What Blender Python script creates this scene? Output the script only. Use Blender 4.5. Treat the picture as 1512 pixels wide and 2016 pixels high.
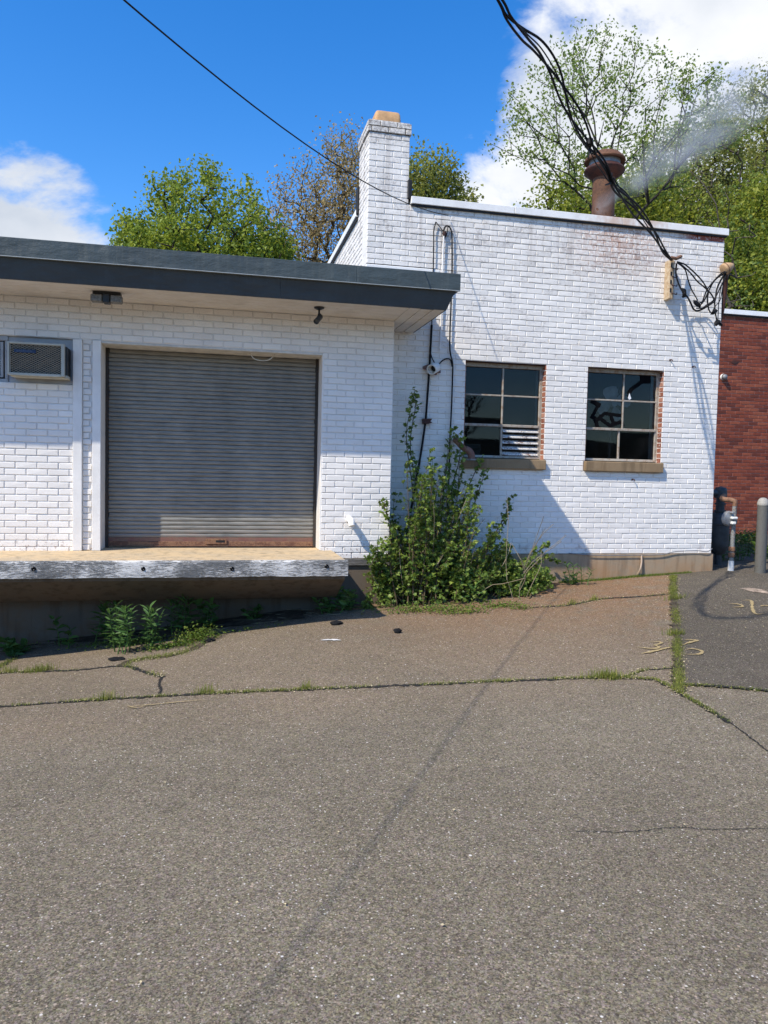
import bpy, math, random
import numpy as np
from mathutils import Matrix, Vector

for o in list(bpy.data.objects):
    bpy.data.objects.remove(o, do_unlink=True)
SC = bpy.context.scene
COL = SC.collection
random.seed(7)
RNG = np.random.default_rng(11)

# ------------------------------------------------------------------ camera
F_PX, YAW, PITCH, ROLL = 1485.3, .21883, -.050635, .021742
EYE = np.array([0., 0., 1.6])
_a = np.array([math.sin(YAW)*math.cos(PITCH), math.cos(YAW)*math.cos(PITCH), math.sin(PITCH)])
_r = np.array([math.cos(YAW), -math.sin(YAW), 0.])
_u = np.cross(_r, _a)
_R = math.cos(ROLL)*_r + math.sin(ROLL)*_u
_U = -math.sin(ROLL)*_r + math.cos(ROLL)*_u
cam_data = bpy.data.cameras.new('camera')
cam_data.sensor_fit = 'VERTICAL'
cam_data.sensor_height = 24.0
cam_data.sensor_width = 18.0
cam_data.lens = 24.0*F_PX/2016.0
cam_data.clip_start = .05
cam_data.clip_end = 2000
cam = bpy.data.objects.new('camera', cam_data)
COL.objects.link(cam)
cam.matrix_world = Matrix(((_R[0], _U[0], -_a[0], EYE[0]), (_R[1], _U[1], -_a[1], EYE[1]), (_R[2], _U[2], -_a[2], EYE[2]), (0, 0, 0, 1)))
SC.camera = cam

# ------------------------------------------------------------------ sky, sun, exposure
SUN_DIR = Vector((1.68, 1.0, -2.2)).normalized()      # the way the light travels
SUN_EL = math.asin(-SUN_DIR.z)
SUN_AZ = math.atan2(-SUN_DIR.x, -SUN_DIR.y)           # clockwise from +Y
SKY_STRENGTH = .14
world = bpy.data.worlds.new('World')
SC.world = world
world.use_nodes = True
wt = world.node_tree
wt.nodes.clear()


def wn(t, **kw):
    n = wt.nodes.new(t)
    for k, v in kw.items():
        setattr(n, k, v)
    return n


def wmath(op, a, b=None, clamp=False):
    n = wn('ShaderNodeMath', operation=op, use_clamp=clamp)
    for i, s in enumerate((a, b)):
        if s is None:
            continue
        if isinstance(s, (int, float)):
            n.inputs[i].default_value = s
        else:
            wt.links.new(s, n.inputs[i])
    return n.outputs[0]


sky = wn('ShaderNodeTexSky', sky_type='NISHITA')
sky.sun_disc = False
sky.sun_elevation = SUN_EL
sky.sun_rotation = SUN_AZ
sky.air_density = 1.0
sky.dust_density = .25
sky.ozone_density = 2.4
hs = wn('ShaderNodeHueSaturation')
hs.inputs['Hue'].default_value = .508
hs.inputs['Saturation'].default_value = 1.40
hs.inputs['Value'].default_value = 1.2
wt.links.new(sky.outputs[0], hs.inputs['Color'])
tc = wn('ShaderNodeTexCoord')
mp = wn('ShaderNodeMapping')
mp.inputs['Scale'].default_value = (1.0, 1.0, 1.7)
wt.links.new(tc.outputs['Generated'], mp.inputs['Vector'])
nz = wn('ShaderNodeTexNoise')
nz.inputs['Scale'].default_value = 4.6
nz.inputs['Detail'].default_value = 9.0
nz.inputs['Roughness'].default_value = .60
nz.inputs['Distortion'].default_value = .25
wt.links.new(mp.outputs[0], nz.inputs['Vector'])


def lobe(d, wide, gain):
    v = Vector(d).normalized()
    n = wn('ShaderNodeVectorMath', operation='DOT_PRODUCT')
    n.inputs[1].default_value = v
    wt.links.new(tc.outputs['Generated'], n.inputs[0])
    e = wmath('SUBTRACT', n.outputs['Value'], math.cos(wide))
    e = wmath('DIVIDE', e, 1-math.cos(wide))
    e = wmath('MAXIMUM', e, 0.0)
    e = wmath('POWER', e, .6)
    return wmath('MULTIPLY', e, gain)


bias = wmath('ADD', lobe((.60, .68, .46), .34, .50), lobe((-.215, .94, .232), .135, .85))
bias = wmath('ADD', bias, lobe((.40, .85, .355), .14, .36))
bias = wmath('ADD', bias, lobe((.95, .5, .35), .5, .2))
bias = wmath('ADD', bias, lobe((-.02, .9, .52), .37, -.42))
cl = wmath('ADD', wmath('ADD', wmath('MULTIPLY', nz.outputs['Fac'], 1.9), -.47), bias)
mr = wn('ShaderNodeMapRange')
mr.interpolation_type = 'SMOOTHSTEP'
mr.inputs['From Min'].default_value = .55
mr.inputs['From Max'].default_value = .86
wt.links.new(cl, mr.inputs['Value'])
nz2 = wn('ShaderNodeTexNoise')
nz2.inputs['Scale'].default_value = 5.0
nz2.inputs['Detail'].default_value = 6.0
wt.links.new(mp.outputs[0], nz2.inputs['Vector'])
cr = wn('ShaderNodeValToRGB')
cr.color_ramp.elements[0].position = .3
cr.color_ramp.elements[0].color = (3.0, 3.35, 3.9, 1)
cr.color_ramp.elements[1].position = .62
cr.color_ramp.elements[1].color = (5.0, 5.1, 5.3, 1)
wt.links.new(nz2.outputs['Fac'], cr.inputs['Fac'])
mx = wn('ShaderNodeMix', data_type='RGBA')
wt.links.new(mr.outputs[0], mx.inputs[0])
wt.links.new(hs.outputs[0], mx.inputs[6])
wt.links.new(cr.outputs[0], mx.inputs[7])
bg = wn('ShaderNodeBackground')
bg.inputs['Strength'].default_value = SKY_STRENGTH
wt.links.new(mx.outputs[2], bg.inputs['Color'])
wo = wn('ShaderNodeOutputWorld')
wt.links.new(bg.outputs[0], wo.inputs['Surface'])

sun_data = bpy.data.lights.new('sun', 'SUN')
sun_data.energy = 3.8
sun_data.angle = math.radians(.53)
sun_data.color = (1.0, .925, .80)
sun = bpy.data.objects.new('sun', sun_data)
COL.objects.link(sun)
sun.rotation_euler = SUN_DIR.to_track_quat('-Z', 'Y').to_euler()
sun.location = (-6, -4, 9)

SC.view_settings.view_transform = 'Standard'
SC.view_settings.look = 'None'
SC.view_settings.exposure = 0.52
SC.view_settings.gamma = 1.0
SC.view_settings.use_curve_mapping = False
SC.render.engine = 'CYCLES'
SC.cycles.max_bounces = 8
SC.cycles.transparent_max_bounces = 12
SC.cycles.volume_step_rate = 2.0


# ------------------------------------------------------------------ helpers
def ray(px, py):
    return _a + (px-756.)/F_PX*_R - (py-1008.)/F_PX*_U


def at(px, py, Y):
    """survey: the point of the vertical plane at depth Y that the photo shows at px, py"""
    d = ray(px, py)
    return EYE + d*(Y/d[1])


def sm(a, b, x):
    t = np.clip((x-a)/(b-a), 0, 1)
    return t*t*(3-2*t)


_ZX = np.array([-300, -6, -3.5, -2.05, -.7, 1.2, 4.78, 5.4, 6.5, 12, 300.])
_ZZ = np.array([-.4, -.36, -.32, -.25, -.12, .10, .276, .325, .384, .43, .43])


def ground_z(X, Y):
    X = np.asarray(X, float)
    Y = np.asarray(Y, float)
    s = np.clip((Y-2.6)/5.1, 0, 1)**1.15
    z = np.interp(X, _ZX, _ZZ)*s
    z = z + .012*np.sin(X*1.3+.6)*np.sin(Y*1.1)*s
    return z


def gnd(px, py):
    d = ray(px, py)
    z = 0.
    for _ in range(60):
        P = EYE + d*((z-1.6)/d[2])
        z = .5*z + .5*float(ground_z(P[0], P[1]))
    return np.array([P[0], P[1], float(ground_z(P[0], P[1]))])


def mesh_arrays(name, V, F, smooth=False, mat=None, uniq=None):
    """V (n,3), F list of arrays (k,m): m-gons"""
    me = bpy.data.meshes.new(name)
    V = np.asarray(V, np.float32)
    me.vertices.add(len(V))
    me.vertices.foreach_set('co', V.ravel())
    loops, starts, tot = [], [], 0
    for A in F:
        A = np.asarray(A, np.int32)
        if len(A) == 0:
            continue
        loops.append(A.ravel())
        starts.append(tot+np.arange(len(A))*A.shape[1])
        tot += A.size
    L = np.concatenate(loops)
    S = np.concatenate(starts)
    me.loops.add(len(L))
    me.loops.foreach_set('vertex_index', L)
    me.polygons.add(len(S))
    me.polygons.foreach_set('loop_start', S.astype(np.int32))
    me.update(calc_edges=True)
    me.validate()
    me.polygons.foreach_set('use_smooth', np.full(len(me.polygons), bool(smooth)))
    if mat is not None:
        me.materials.append(mat)
    return me


def link(name, me, parent=None, loc=None):
    o = bpy.data.objects.new(name, me)
    COL.objects.link(o)
    if parent is not None:
        o.parent = parent
        if parent.parent is None and parent.type == 'EMPTY':
            off = -Vector(parent.location)
        else:
            off = Vector((0, 0, 0))
        o.location = off + (Vector(loc) if loc is not None else Vector((0, 0, 0)))
    elif loc is not None:
        o.location = loc
    return o


def thing(name, label, cat, loc, group=None):
    o = bpy.data.objects.new(name, None)
    COL.objects.link(o)
    o.location = [float(v) for v in loc]
    o.empty_display_size = .1
    return tag(o, label, cat, group)


def tag(o, label, cat, group=None, kind=None):
    o['label'] = label
    if cat:
        o['category'] = cat
    if group:
        o['group'] = group
    if kind:
        o['kind'] = kind
    return o


class MB:
    """collects shapes into one mesh"""

    def __init__(s):
        s.V, s.F = [], []

    def add(s, verts, faces):
        b = len(s.V)
        s.V += [tuple(float(c) for c in v) for v in verts]
        s.F += [tuple(b+i for i in f) for f in faces]
        return s

    def box(s, x0, x1, y0, y1, z0, z1):
        return s.add([(x0, y0, z0), (x1, y0, z0), (x1, y1, z0), (x0, y1, z0), (x0, y0, z1), (x1, y0, z1), (x1, y1, z1), (x0, y1, z1)],
                     [(0, 3, 2, 1), (4, 5, 6, 7), (0, 1, 5, 4), (1, 2, 6, 5), (2, 3, 7, 6), (3, 0, 4, 7)])

    def cbox(s, x0, x1, y0, y1, z0, z1, c=.006):
        """box with chamfered edges along every side"""
        xs, ys, zs = (x0, x0+c, x1-c, x1), (y0, y0+c, y1-c, y1), (z0, z0+c, z1-c, z1)
        V, idx = [], {}

        def v(i, j, k):
            if (i, j, k) not in idx:
                idx[(i, j, k)] = len(V)
                V.append((xs[i], ys[j], zs[k]))
            return idx[(i, j, k)]
        Fs = []
        for k, up in ((0, 0), (3, 1)):
            q = [v(1, 1, k), v(2, 1, k), v(2, 2, k), v(1, 2, k)]
            Fs.append(q if up else q[::-1])
        for j, fl in ((0, 0), (3, 1)):
            q = [v(1, j, 1), v(2, j, 1), v(2, j, 2), v(1, j, 2)]
            Fs.append(q[::-1] if fl else q)
        for i, fl in ((0, 1), (3, 0)):
            q = [v(i, 1, 1), v(i, 2, 1), v(i, 2, 2), v(i, 1, 2)]
            Fs.append(q[::-1] if fl else q)
        for j, J in ((0, 1), (3, 2)):
            for k, K in ((0, 1), (3, 2)):
                Fs.append([v(1, j, K), v(2, j, K), v(2, J, k), v(1, J, k)])
        for i, I in ((0, 1), (3, 2)):
            for k, K in ((0, 1), (3, 2)):
                Fs.append([v(i, 1, K), v(i, 2, K), v(I, 2, k), v(I, 1, k)])
            for j, J in ((0, 1), (3, 2)):
                Fs.append([v(i, J, 1), v(i, J, 2), v(I, j, 2), v(I, j, 1)])
            for j, J in ((0, 1), (3, 2)):
                for k, K in ((0, 1), (3, 2)):
                    Fs.append([v(i, J, K), v(I, j, K), v(I, J, k)])
        return s.add(V, Fs)

    def tube(s, pts, r, n=8, cap=True):
        P = [np.asarray(p, float) for p in pts]
        rs = r if hasattr(r, '__len__') else [r]*len(P)
        T = []
        for i in range(len(P)):
            d = P[min(i+1, len(P)-1)]-P[max(i-1, 0)]
            T.append(d/(np.linalg.norm(d)+1e-9))
        up = np.array([0, 0, 1.]) if abs(T[0][2]) < .9 else np.array([1., 0, 0])
        nrm = np.cross(T[0], up)
        nrm /= np.linalg.norm(nrm)
        V, Fs = [], []
        for i, p in enumerate(P):
            nrm = nrm-T[i]*(nrm@T[i])
            nrm /= np.linalg.norm(nrm)
            bn = np.cross(T[i], nrm)
            for k in range(n):
                a = 2*math.pi*k/n
                V.append(p+rs[i]*(math.cos(a)*nrm+math.sin(a)*bn))
        for i in range(len(P)-1):
            for k in range(n):
                a, b = i*n+k, i*n+(k+1) % n
                Fs.append((a, b, b+n, a+n))
        if cap:
            Fs.append(tuple(range(n))[::-1])
            Fs.append(tuple((len(P)-1)*n+k for k in range(n)))
        return s.add(V, Fs)

    def lathe(s, prof, o, axis=(0, 0, 1), n=24):
        """prof: (radius, height) pairs along axis from o"""
        ax = np.asarray(axis, float)
        ax /= np.linalg.norm(ax)
        up = np.array([0, 0, 1.]) if abs(ax[2]) < .9 else np.array([1., 0, 0])
        e1 = np.cross(ax, up)
        e1 /= np.linalg.norm(e1)
        e2 = np.cross(ax, e1)
        o = np.asarray(o, float)
        V, Fs = [], []
        for r, h in prof:
            for k in range(n):
                a = 2*math.pi*k/n
                V.append(o+ax*h+max(r, 1e-5)*(math.cos(a)*e1+math.sin(a)*e2))
        for i in range(len(prof)-1):
            for k in range(n):
                a, b = i*n+k, i*n+(k+1) % n
                Fs.append((a, b, b+n, a+n))
        return s.add(V, Fs)

    def prism(s, poly, y0, y1, plane='xz'):
        """extrude a polygon; 'xz' along Y, 'yz' along X, 'xy' along Z"""
        n = len(poly)
        f = {'xz': lambda p, d: (p[0], d, p[1]), 'yz': lambda p, d: (d, p[0], p[1]), 'xy': lambda p, d: (p[0], p[1], d)}[plane]
        V = [f(p, y0) for p in poly]+[f(p, y1) for p in poly]
        Fs = [tuple(range(n)), tuple(range(2*n-1, n-1, -1))]
        for i in range(n):
            j = (i+1) % n
            Fs.append((i, i+n, j+n, j))
        return s.add(V, Fs)

    def wall(s, x0, x1, y0, y1, z0, z1, openings):
        """slab with rectangular openings (ox0, ox1, oz0, oz1)"""
        xs = sorted({x0, x1, *[min(max(o[i], x0), x1) for o in openings for i in (0, 1)]})
        for a, b in zip(xs, xs[1:]):
            m = (a+b)/2
            cuts = sorted((max(o[2], z0), min(o[3], z1)) for o in openings if o[0] < m < o[1])
            z = z0
            for c0, c1 in cuts:
                if c0 > z:
                    s.box(a, b, y0, y1, z, c0)
                z = c1
            if z < z1:
                s.box(a, b, y0, y1, z, z1)
        return s

    def build(s, name, mat, parent=None, smooth=False, loc=None):
        me = bpy.data.meshes.new(name)
        me.from_pydata(s.V, [], s.F)
        if len(s.V) < 20000:
            import bmesh
            bm = bmesh.new()
            bm.from_mesh(me)
            bmesh.ops.recalc_face_normals(bm, faces=bm.faces)
            bm.to_mesh(me)
            bm.free()
        me.update()
        if smooth:
            for p in me.polygons:
                p.use_smooth = True
            if smooth != 'all':
                me.set_sharp_from_angle(angle=math.radians(40))
        me.materials.append(mat)
        return link(name, me, parent, loc)


def spline(pts, n=8):
    """Catmull-Rom through pts"""
    P = [np.asarray(p, float) for p in pts]
    P = [2*P[0]-P[1]]+P+[2*P[-1]-P[-2]]
    out = []
    for i in range(1, len(P)-2):
        for k in range(n):
            t = k/n
            a, b, c, d = P[i-1:i+3]
            out.append(.5*((2*b)+(-a+c)*t+(2*a-5*b+4*c-d)*t*t+(-a+3*b-3*c+d)*t**3))
    out.append(P[-2])
    return out


# ------------------------------------------------------------------ materials
class Mat:
    def __init__(s, name):
        s.m = bpy.data.materials.new(name)
        s.m.use_nodes = True
        s.t = s.m.node_tree
        s.t.nodes.clear()
        s.out = s.t.nodes.new('ShaderNodeOutputMaterial')
        s._pos = None

    def n(s, t, **kw):
        x = s.t.nodes.new(t)
        for k, v in kw.items():
            setattr(x, k, v)
        return x

    def put(s, sock, v):
        if v is None:
            return
        if isinstance(v, bpy.types.NodeSocket):
            s.t.links.new(v, sock)
        elif isinstance(v, (tuple, list)) and sock.type == 'RGBA' and len(v) == 3:
            sock.default_value = (*v, 1)
        else:
            sock.default_value = v

    def pos(s):
        if s._pos is None:
            s._pos = s.n('ShaderNodeNewGeometry')
        return s._pos.outputs['Position']

    def island(s):
        s.pos()
        return s._pos.outputs['Random Per Island']

    def obrand(s):
        return s.n('ShaderNodeObjectInfo').outputs['Random']

    def rnd(s):
        a = s.math('ADD', s.island(), s.math('MULTIPLY', s.obrand(), 7.31))
        return s.math('FRACT', a)

    def objco(s):
        return s.n('ShaderNodeTexCoord').outputs['Object']

    def mapping(s, v, scale=(1, 1, 1), loc=(0, 0, 0), rot=(0, 0, 0)):
        x = s.n('ShaderNodeMapping')
        s.put(x.inputs['Vector'], v)
        x.inputs['Scale'].default_value = scale
        x.inputs['Location'].default_value = loc
        x.inputs['Rotation'].default_value = rot
        return x.outputs[0]

    def noise(s, v, scale, detail=4., rough=.5, dist=0.):
        x = s.n('ShaderNodeTexNoise')
        s.put(x.inputs['Vector'], v)
        x.inputs['Scale'].default_value = scale
        x.inputs['Detail'].default_value = detail
        x.inputs['Roughness'].default_value = rough
        x.inputs['Distortion'].default_value = dist
        return x.outputs['Fac']

    def voronoi(s, v, scale, out='Distance', feature='F1', rnd=1.0):
        x = s.n('ShaderNodeTexVoronoi', feature=feature)
        s.put(x.inputs['Vector'], v)
        x.inputs['Scale'].default_value = scale
        x.inputs['Randomness'].default_value = rnd
        return x.outputs[out]

    def ramp(s, f, stops, interp='LINEAR'):
        x = s.n('ShaderNodeValToRGB')
        s.put(x.inputs['Fac'], f)
        cr = x.color_ramp
        cr.interpolation = interp
        while len(cr.elements) < len(stops):
            cr.elements.new(.5)
        for e, (p, c) in zip(cr.elements, stops):
            e.position = p
            e.color = (*c, 1) if len(c) == 3 else c
        return x.outputs['Color']

    def rng(s, f, a, b, c=0., d=1., smooth=True):
        x = s.n('ShaderNodeMapRange')
        x.interpolation_type = 'SMOOTHSTEP' if smooth else 'LINEAR'
        s.put(x.inputs['Value'], f)
        for k, v in zip(('From Min', 'From Max', 'To Min', 'To Max'), (a, b, c, d)):
            x.inputs[k].default_value = v
        return x.outputs[0]

    def mix(s, f, a, b, mode='MIX'):
        x = s.n('ShaderNodeMix', data_type='RGBA', blend_type=mode)
        s.put(x.inputs[0], f)
        s.put(x.inputs[6], a)
        s.put(x.inputs[7], b)
        return x.outputs[2]

    def math(s, op, a, b=None, clamp=False):
        x = s.n('ShaderNodeMath', operation=op, use_clamp=clamp)
        s.put(x.inputs[0], a)
        if b is not None:
            s.put(x.inputs[1], b)
        return x.outputs[0]

    def sep(s, v):
        x = s.n('ShaderNodeSeparateXYZ')
        s.put(x.inputs[0], v)
        return x.outputs

    def bump(s, h, strength=.5, dist=.005, normal=None):
        x = s.n('ShaderNodeBump')
        x.inputs['Strength'].default_value = strength
        x.inputs['Distance'].default_value = dist
        s.put(x.inputs['Height'], h)
        if normal is not None:
            s.put(x.inputs['Normal'], normal)
        return x.outputs[0]

    def bsdf(s, col, rough=.7, metal=0., normal=None, spec=.5, **kw):
        x = s.n('ShaderNodeBsdfPrincipled')
        s.put(x.inputs['Base Color'], col)
        s.put(x.inputs['Roughness'], rough)
        s.put(x.inputs['Metallic'], metal)
        s.put(x.inputs['Specular IOR Level'], spec)
        if normal is not None:
            s.put(x.inputs['Normal'], normal)
        for k, v in kw.items():
            s.put(x.inputs[k], v)
        return x.outputs[0]

    def done(s, shader):
        s.t.links.new(shader, s.out.inputs['Surface'])
        return s.m


M = {}


def simple(name, col, rough=.7, metal=0., var=.25, scale=8., spec=.4, bump=.15, bd=.003):
    b = Mat(name)
    n = b.noise(b.pos(), scale, 6, .6)
    c = b.mix(b.rng(n, .3, .7), tuple(v*(1-var) for v in col), tuple(min(1, v*(1+var)) for v in col))
    h = b.noise(b.pos(), scale*12, 4, .6)
    M[name] = b.done(b.bsdf(c, rough, metal, b.bump(h, bump, bd), spec))
    return M[name]


def painted_brick(name, white, wear_lo, dirt, seed, top_rust=False, mortar=False):
    b = Mat(name)
    P = b.mapping(b.pos(), loc=(seed, seed*.7, 0))
    r = b.rnd() if not mortar else .5
    n1 = b.noise(P, 3.2, 6, .65)
    n2 = b.noise(P, 30, 5, .7)
    n3 = b.noise(P, 95, 3, .6)
    col = b.mix(b.rng(n1, .35, .7), white, tuple(v*.93 for v in white))
    if not mortar:
        col = b.mix(b.math('MULTIPLY', r, .20), col, tuple(v*f for v, f in zip(white, (.62, .62, .63))))
    # grey worn paint in the middle of bricks
    z = b.sep(b.pos())[2]
    wear = b.math('ADD', b.math('MULTIPLY', n2, .62), b.math('MULTIPLY', n1, .38))
    if not mortar:
        wear = b.math('ADD', wear, b.math('MULTIPLY', b.math('SUBTRACT', r, .5), .08))
    hi = b.rng(z, 1.2, 4.6, -.075, .03)
    wear = b.math('ADD', wear, hi)
    m1 = b.rng(wear, wear_lo, wear_lo+.13)
    col = b.mix(b.math('MULTIPLY', m1, dirt), col, (.30, .265, .245))
    spk = b.rng(b.math('ADD', n3, b.math('MULTIPLY', n1, .25)), .80, .86)
    col = b.mix(b.math('MULTIPLY', spk, dirt), col, (.14, .11, .10))
    if top_rust:
        x = b.sep(b.pos())[0]
        d = b.math('ABSOLUTE', b.math('SUBTRACT', x, 5.0))
        g = b.math('MULTIPLY', b.rng(d, .1, .95, 1., 0.), b.rng(z, 3.9, 4.75))
        g = b.math('MULTIPLY', g, b.rng(n2, .35, .62))
        col = b.mix(b.math('MULTIPLY', g, .75), col, (.42, .19, .10))
        stk_ = b.noise(b.mapping(b.pos(), (9, 9, .45)), 1.0, 5, .7)
        g5 = b.math('MULTIPLY', b.rng(z, 3.7, 4.83), b.rng(stk_, .48, .66))
        col = b.mix(b.math('MULTIPLY', g5, .42), col, (.33, .285, .25))
        g6 = b.math('MULTIPLY', b.rng(z, 5.45, 5.66), b.rng(n2, .36, .60))
        col = b.mix(b.math('MULTIPLY', g6, .6), col, (.20, .175, .155))
        # paint gone from the top course at the right end
        g2 = b.math('MULTIPLY', b.rng(x, 5.75, 6.1), b.rng(z, 4.74, 4.765))
        col = b.mix(b.math('MULTIPLY', g2, b.rng(n2, .3, .5)), col, (.30, .075, .045))
        # lower corner edges of the wall
        g3 = b.math('MULTIPLY', b.rng(z, .62, .9, 1., 0.), b.rng(n1, .55, .7))
        col = b.mix(b.math('MULTIPLY', g3, .5), col, (.33, .2, .15))
    else:
        g3 = b.math('MULTIPLY', b.rng(z, .72, .98, 1., 0.), b.rng(n2, .52, .66))
        col = b.mix(b.math('MULTIPLY', g3, .75), col, (.26, .17, .13))
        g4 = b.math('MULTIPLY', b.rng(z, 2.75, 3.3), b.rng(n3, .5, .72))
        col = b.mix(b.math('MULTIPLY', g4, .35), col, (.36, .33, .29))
    h = b.math('ADD', b.math('MULTIPLY', n2, .7), b.math('MULTIPLY', n3, .3))
    M[name] = b.done(b.bsdf(col, .75, 0, b.bump(h, .45, .005), .25))
    return M[name]


painted_brick('white_brick', (.87, .83, .775), .60, .5, 3)
painted_brick('white_mortar', (.78, .76, .73), .66, .5, 3, mortar=True)
painted_brick('worn_brick', (.875, .835, .775), .55, .55, 9, True)
painted_brick('worn_mortar', (.86, .825, .77), .60, .6, 9, True, mortar=True)


def red_brick():
    b = Mat('red_brick')
    r = b.rnd()
    n = b.noise(b.pos(), 28, 5, .65)
    c = b.ramp(r, [(0, (.135, .038, .025)), (.35, (.22, .055, .031)), (.7, (.28, .072, .038)), (1, (.32, .098, .052))])
    c = b.mix(b.math('MULTIPLY', b.rng(n, .35, .7), .45), c, (.07, .03, .026))
    M['red_brick'] = b.done(b.bsdf(c, .85, 0, b.bump(n, .5, .005), .2))
    b = Mat('jamb_brick')
    r = b.rnd()
    n = b.noise(b.pos(), 35, 5, .65)
    c = b.ramp(r, [(0, (.20, .075, .05)), (.6, (.30, .115, .07)), (1, (.40, .21, .15))])
    c = b.mix(b.rng(n, .58, .68), c, (.62, .52, .46))
    M['jamb_brick'] = b.done(b.bsdf(c, .85, 0, b.bump(n, .5, .005), .2))


red_brick()
simple('red_mortar', (.34, .22, .18), .9, var=.2, scale=14)


def concrete(name, c0, c1, stain=None, zlo=0., zhi=.6):
    b = Mat(name)
    n = b.noise(b.pos(), 2.6, 8, .66)
    n2 = b.noise(b.pos(), 60, 4, .7)
    st = b.noise(b.mapping(b.pos(), (7, 7, .8)), 1.6, 5, .6)
    c = b.mix(b.rng(n, .3, .7), c0, c1)
    c = b.mix(b.math('MULTIPLY', b.rng(st, .48, .66), .55), c, tuple(v*.5 for v in c0))
    if stain:
        z = b.sep(b.pos())[2]
        f = b.math('MULTIPLY', b.rng(n, .38, .6), b.rng(z, zlo, zhi, 1., .25))
        c = b.mix(b.math('MULTIPLY', f, .7), c, stain)
    pit = b.rng(b.voronoi(b.pos(), 45), .05, .16)
    c = b.mix(b.math('MULTIPLY', b.math('SUBTRACT', 1., pit), .25), c, (.05, .045, .04))
    h = b.math('ADD', n2, b.math('MULTIPLY', pit, .5))
    M[name] = b.done(b.bsdf(c, .9, 0, b.bump(h, .5, .006), .2))
    return M[name]


concrete('concrete', (.35, .265, .175), (.44, .35, .245), (.36, .19, .08), .3, .7)
concrete('old_concrete', (.125, .105, .082), (.17, .145, .115), (.13, .075, .04), -.2, .7)
concrete('slab_concrete', (.50, .40, .27), (.62, .46, .27))
concrete('sill_stone', (.25, .17, .095), (.31, .22, .13))
def fascia_mat(name, col, rough):
    b = Mat(name)
    n = b.noise(b.mapping(b.pos(), (1, 1, 2.2)), 2.6, 5, .55)
    st = b.noise(b.mapping(b.pos(), (14, 14, .7)), 1.0, 5, .7)
    fn = b.noise(b.pos(), 70, 4, .7)
    c = b.mix(b.rng(n, .3, .7), tuple(v*.88 for v in col), tuple(v*1.12 for v in col))
    c = b.mix(b.math('MULTIPLY', b.rng(st, .5, .7), .35), c, tuple(v*1.7 for v in col))
    c = b.mix(b.math('MULTIPLY', b.rng(fn, .68, .76), .5), c, (.16, .155, .145))
    h = b.math('ADD', n, b.math('MULTIPLY', fn, .03))
    M[name] = b.done(b.bsdf(c, b.rng(st, .35, .7, rough, rough+.2), 0, b.bump(h, .5, .05), .45))


fascia_mat('fascia_metal', (.054, .068, .068), .38)
fascia_mat('fascia_board', (.044, .052, .054), .5)
simple('drip_edge', (.30, .34, .36), .35, .4, .1, 6, .5, .05)
simple('roofing', (.045, .045, .048), .9)
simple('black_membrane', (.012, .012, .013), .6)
simple('white_metal', (.86, .85, .82), .5, .0, .06, 2.5, .5, .05)
simple('grey_paint', (.36, .37, .385), .6, 0, .12, 5)
simple('post_paint', (.78, .755, .715), .55, 0, .06, 6)
simple('trim_paint', (.62, .60, .55), .6, 0, .15, 9)
simple('cream_metal', (.46, .45, .38), .45, 0, .1, 9)
simple('black_plastic', (.012, .012, .013), .45, 0, .2, 20, .5)
simple('cable_black', (.008, .008, .009), .6, 0, .25, 15, .2)
simple('dark_metal', (.045, .052, .056), .5, .2, .25, 15, .5)
simple('grey_metal', (.24, .245, .25), .45, .2, .15, 18, .5)
simple('pvc_white', (.74, .73, .69), .45, 0, .06, 10)
simple('tan_cap', (.46, .29, .15), .6, 0, .18, 14)
simple('clay', (.52, .31, .15), .8, 0, .18, 9)
simple('lens_grey', (.16, .155, .14), .5, 0, .4, 60, .5)
simple('dark_interior', (.022, .021, .021), .9)
simple('interior_pale', (.16, .15, .13), .8)
simple('black_tape', (.005, .005, .006), .9, 0, .3, 30, .05)
simple('fan_metal', (.55, .56, .57), .5, .2)
simple('blue_plate', (.012, .03, .085), .4, 0, .2, 30)
simple('pale_print', (.14, .18, .26), .5)
simple('white_letter', (.6, .6, .6), .5)
simple('bolt_black', (.008, .008, .009), .35, .6)
simple('asphalt_chunk', (.014, .014, .015), .9, 0, .4, 30, .3, .8, .02)
simple('yellow_paint', (.34, .255, .12), .85, 0, .2, 40)
simple('white_mark', (.62, .60, .57), .85)
simple('wire_pale', (.55, .50, .40), .6)
simple('copper_pale', (.50, .38, .28), .6)


def coping_mat():
    b = Mat('coping_metal')
    sp = b.sep(b.pos())
    n = b.noise(b.mapping(b.pos(), (1, 1, .6)), 6, 6, .65)
    c = b.mix(b.rng(n, .3, .7), (.88, .865, .83), (.78, .765, .73))
    d = b.math('ABSOLUTE', b.math('SUBTRACT', sp[0], 5.15))
    f = b.math('MULTIPLY', b.rng(d, .15, .9, 1., 0.), b.rng(n, .3, .65))
    c = b.mix(b.math('MULTIPLY', f, .7), c, (.60, .36, .22))
    M['coping_metal'] = b.done(b.bsdf(c, .5, 0, b.bump(n, .1, .004), .4))


coping_mat()


def rusty(name, base, rust, amt, rough=.75, metal=.0, scale=7.):
    b = Mat(name)
    n = b.noise(b.pos(), scale, 7, .68)
    n2 = b.noise(b.pos(), scale*8, 5, .7)
    f = b.math('ADD', b.math('MULTIPLY', n, .6), b.math('MULTIPLY', n2, .4))
    c = b.mix(b.rng(f, amt-.06, amt+.06), base, rust)
    c = b.mix(b.math('MULTIPLY', b.rng(n2, .5, .7), .5), c, tuple(v*.45 for v in rust))
    M[name] = b.done(b.bsdf(c, rough, metal, b.bump(n2, .5, .004), .35))
    return M[name]


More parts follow.
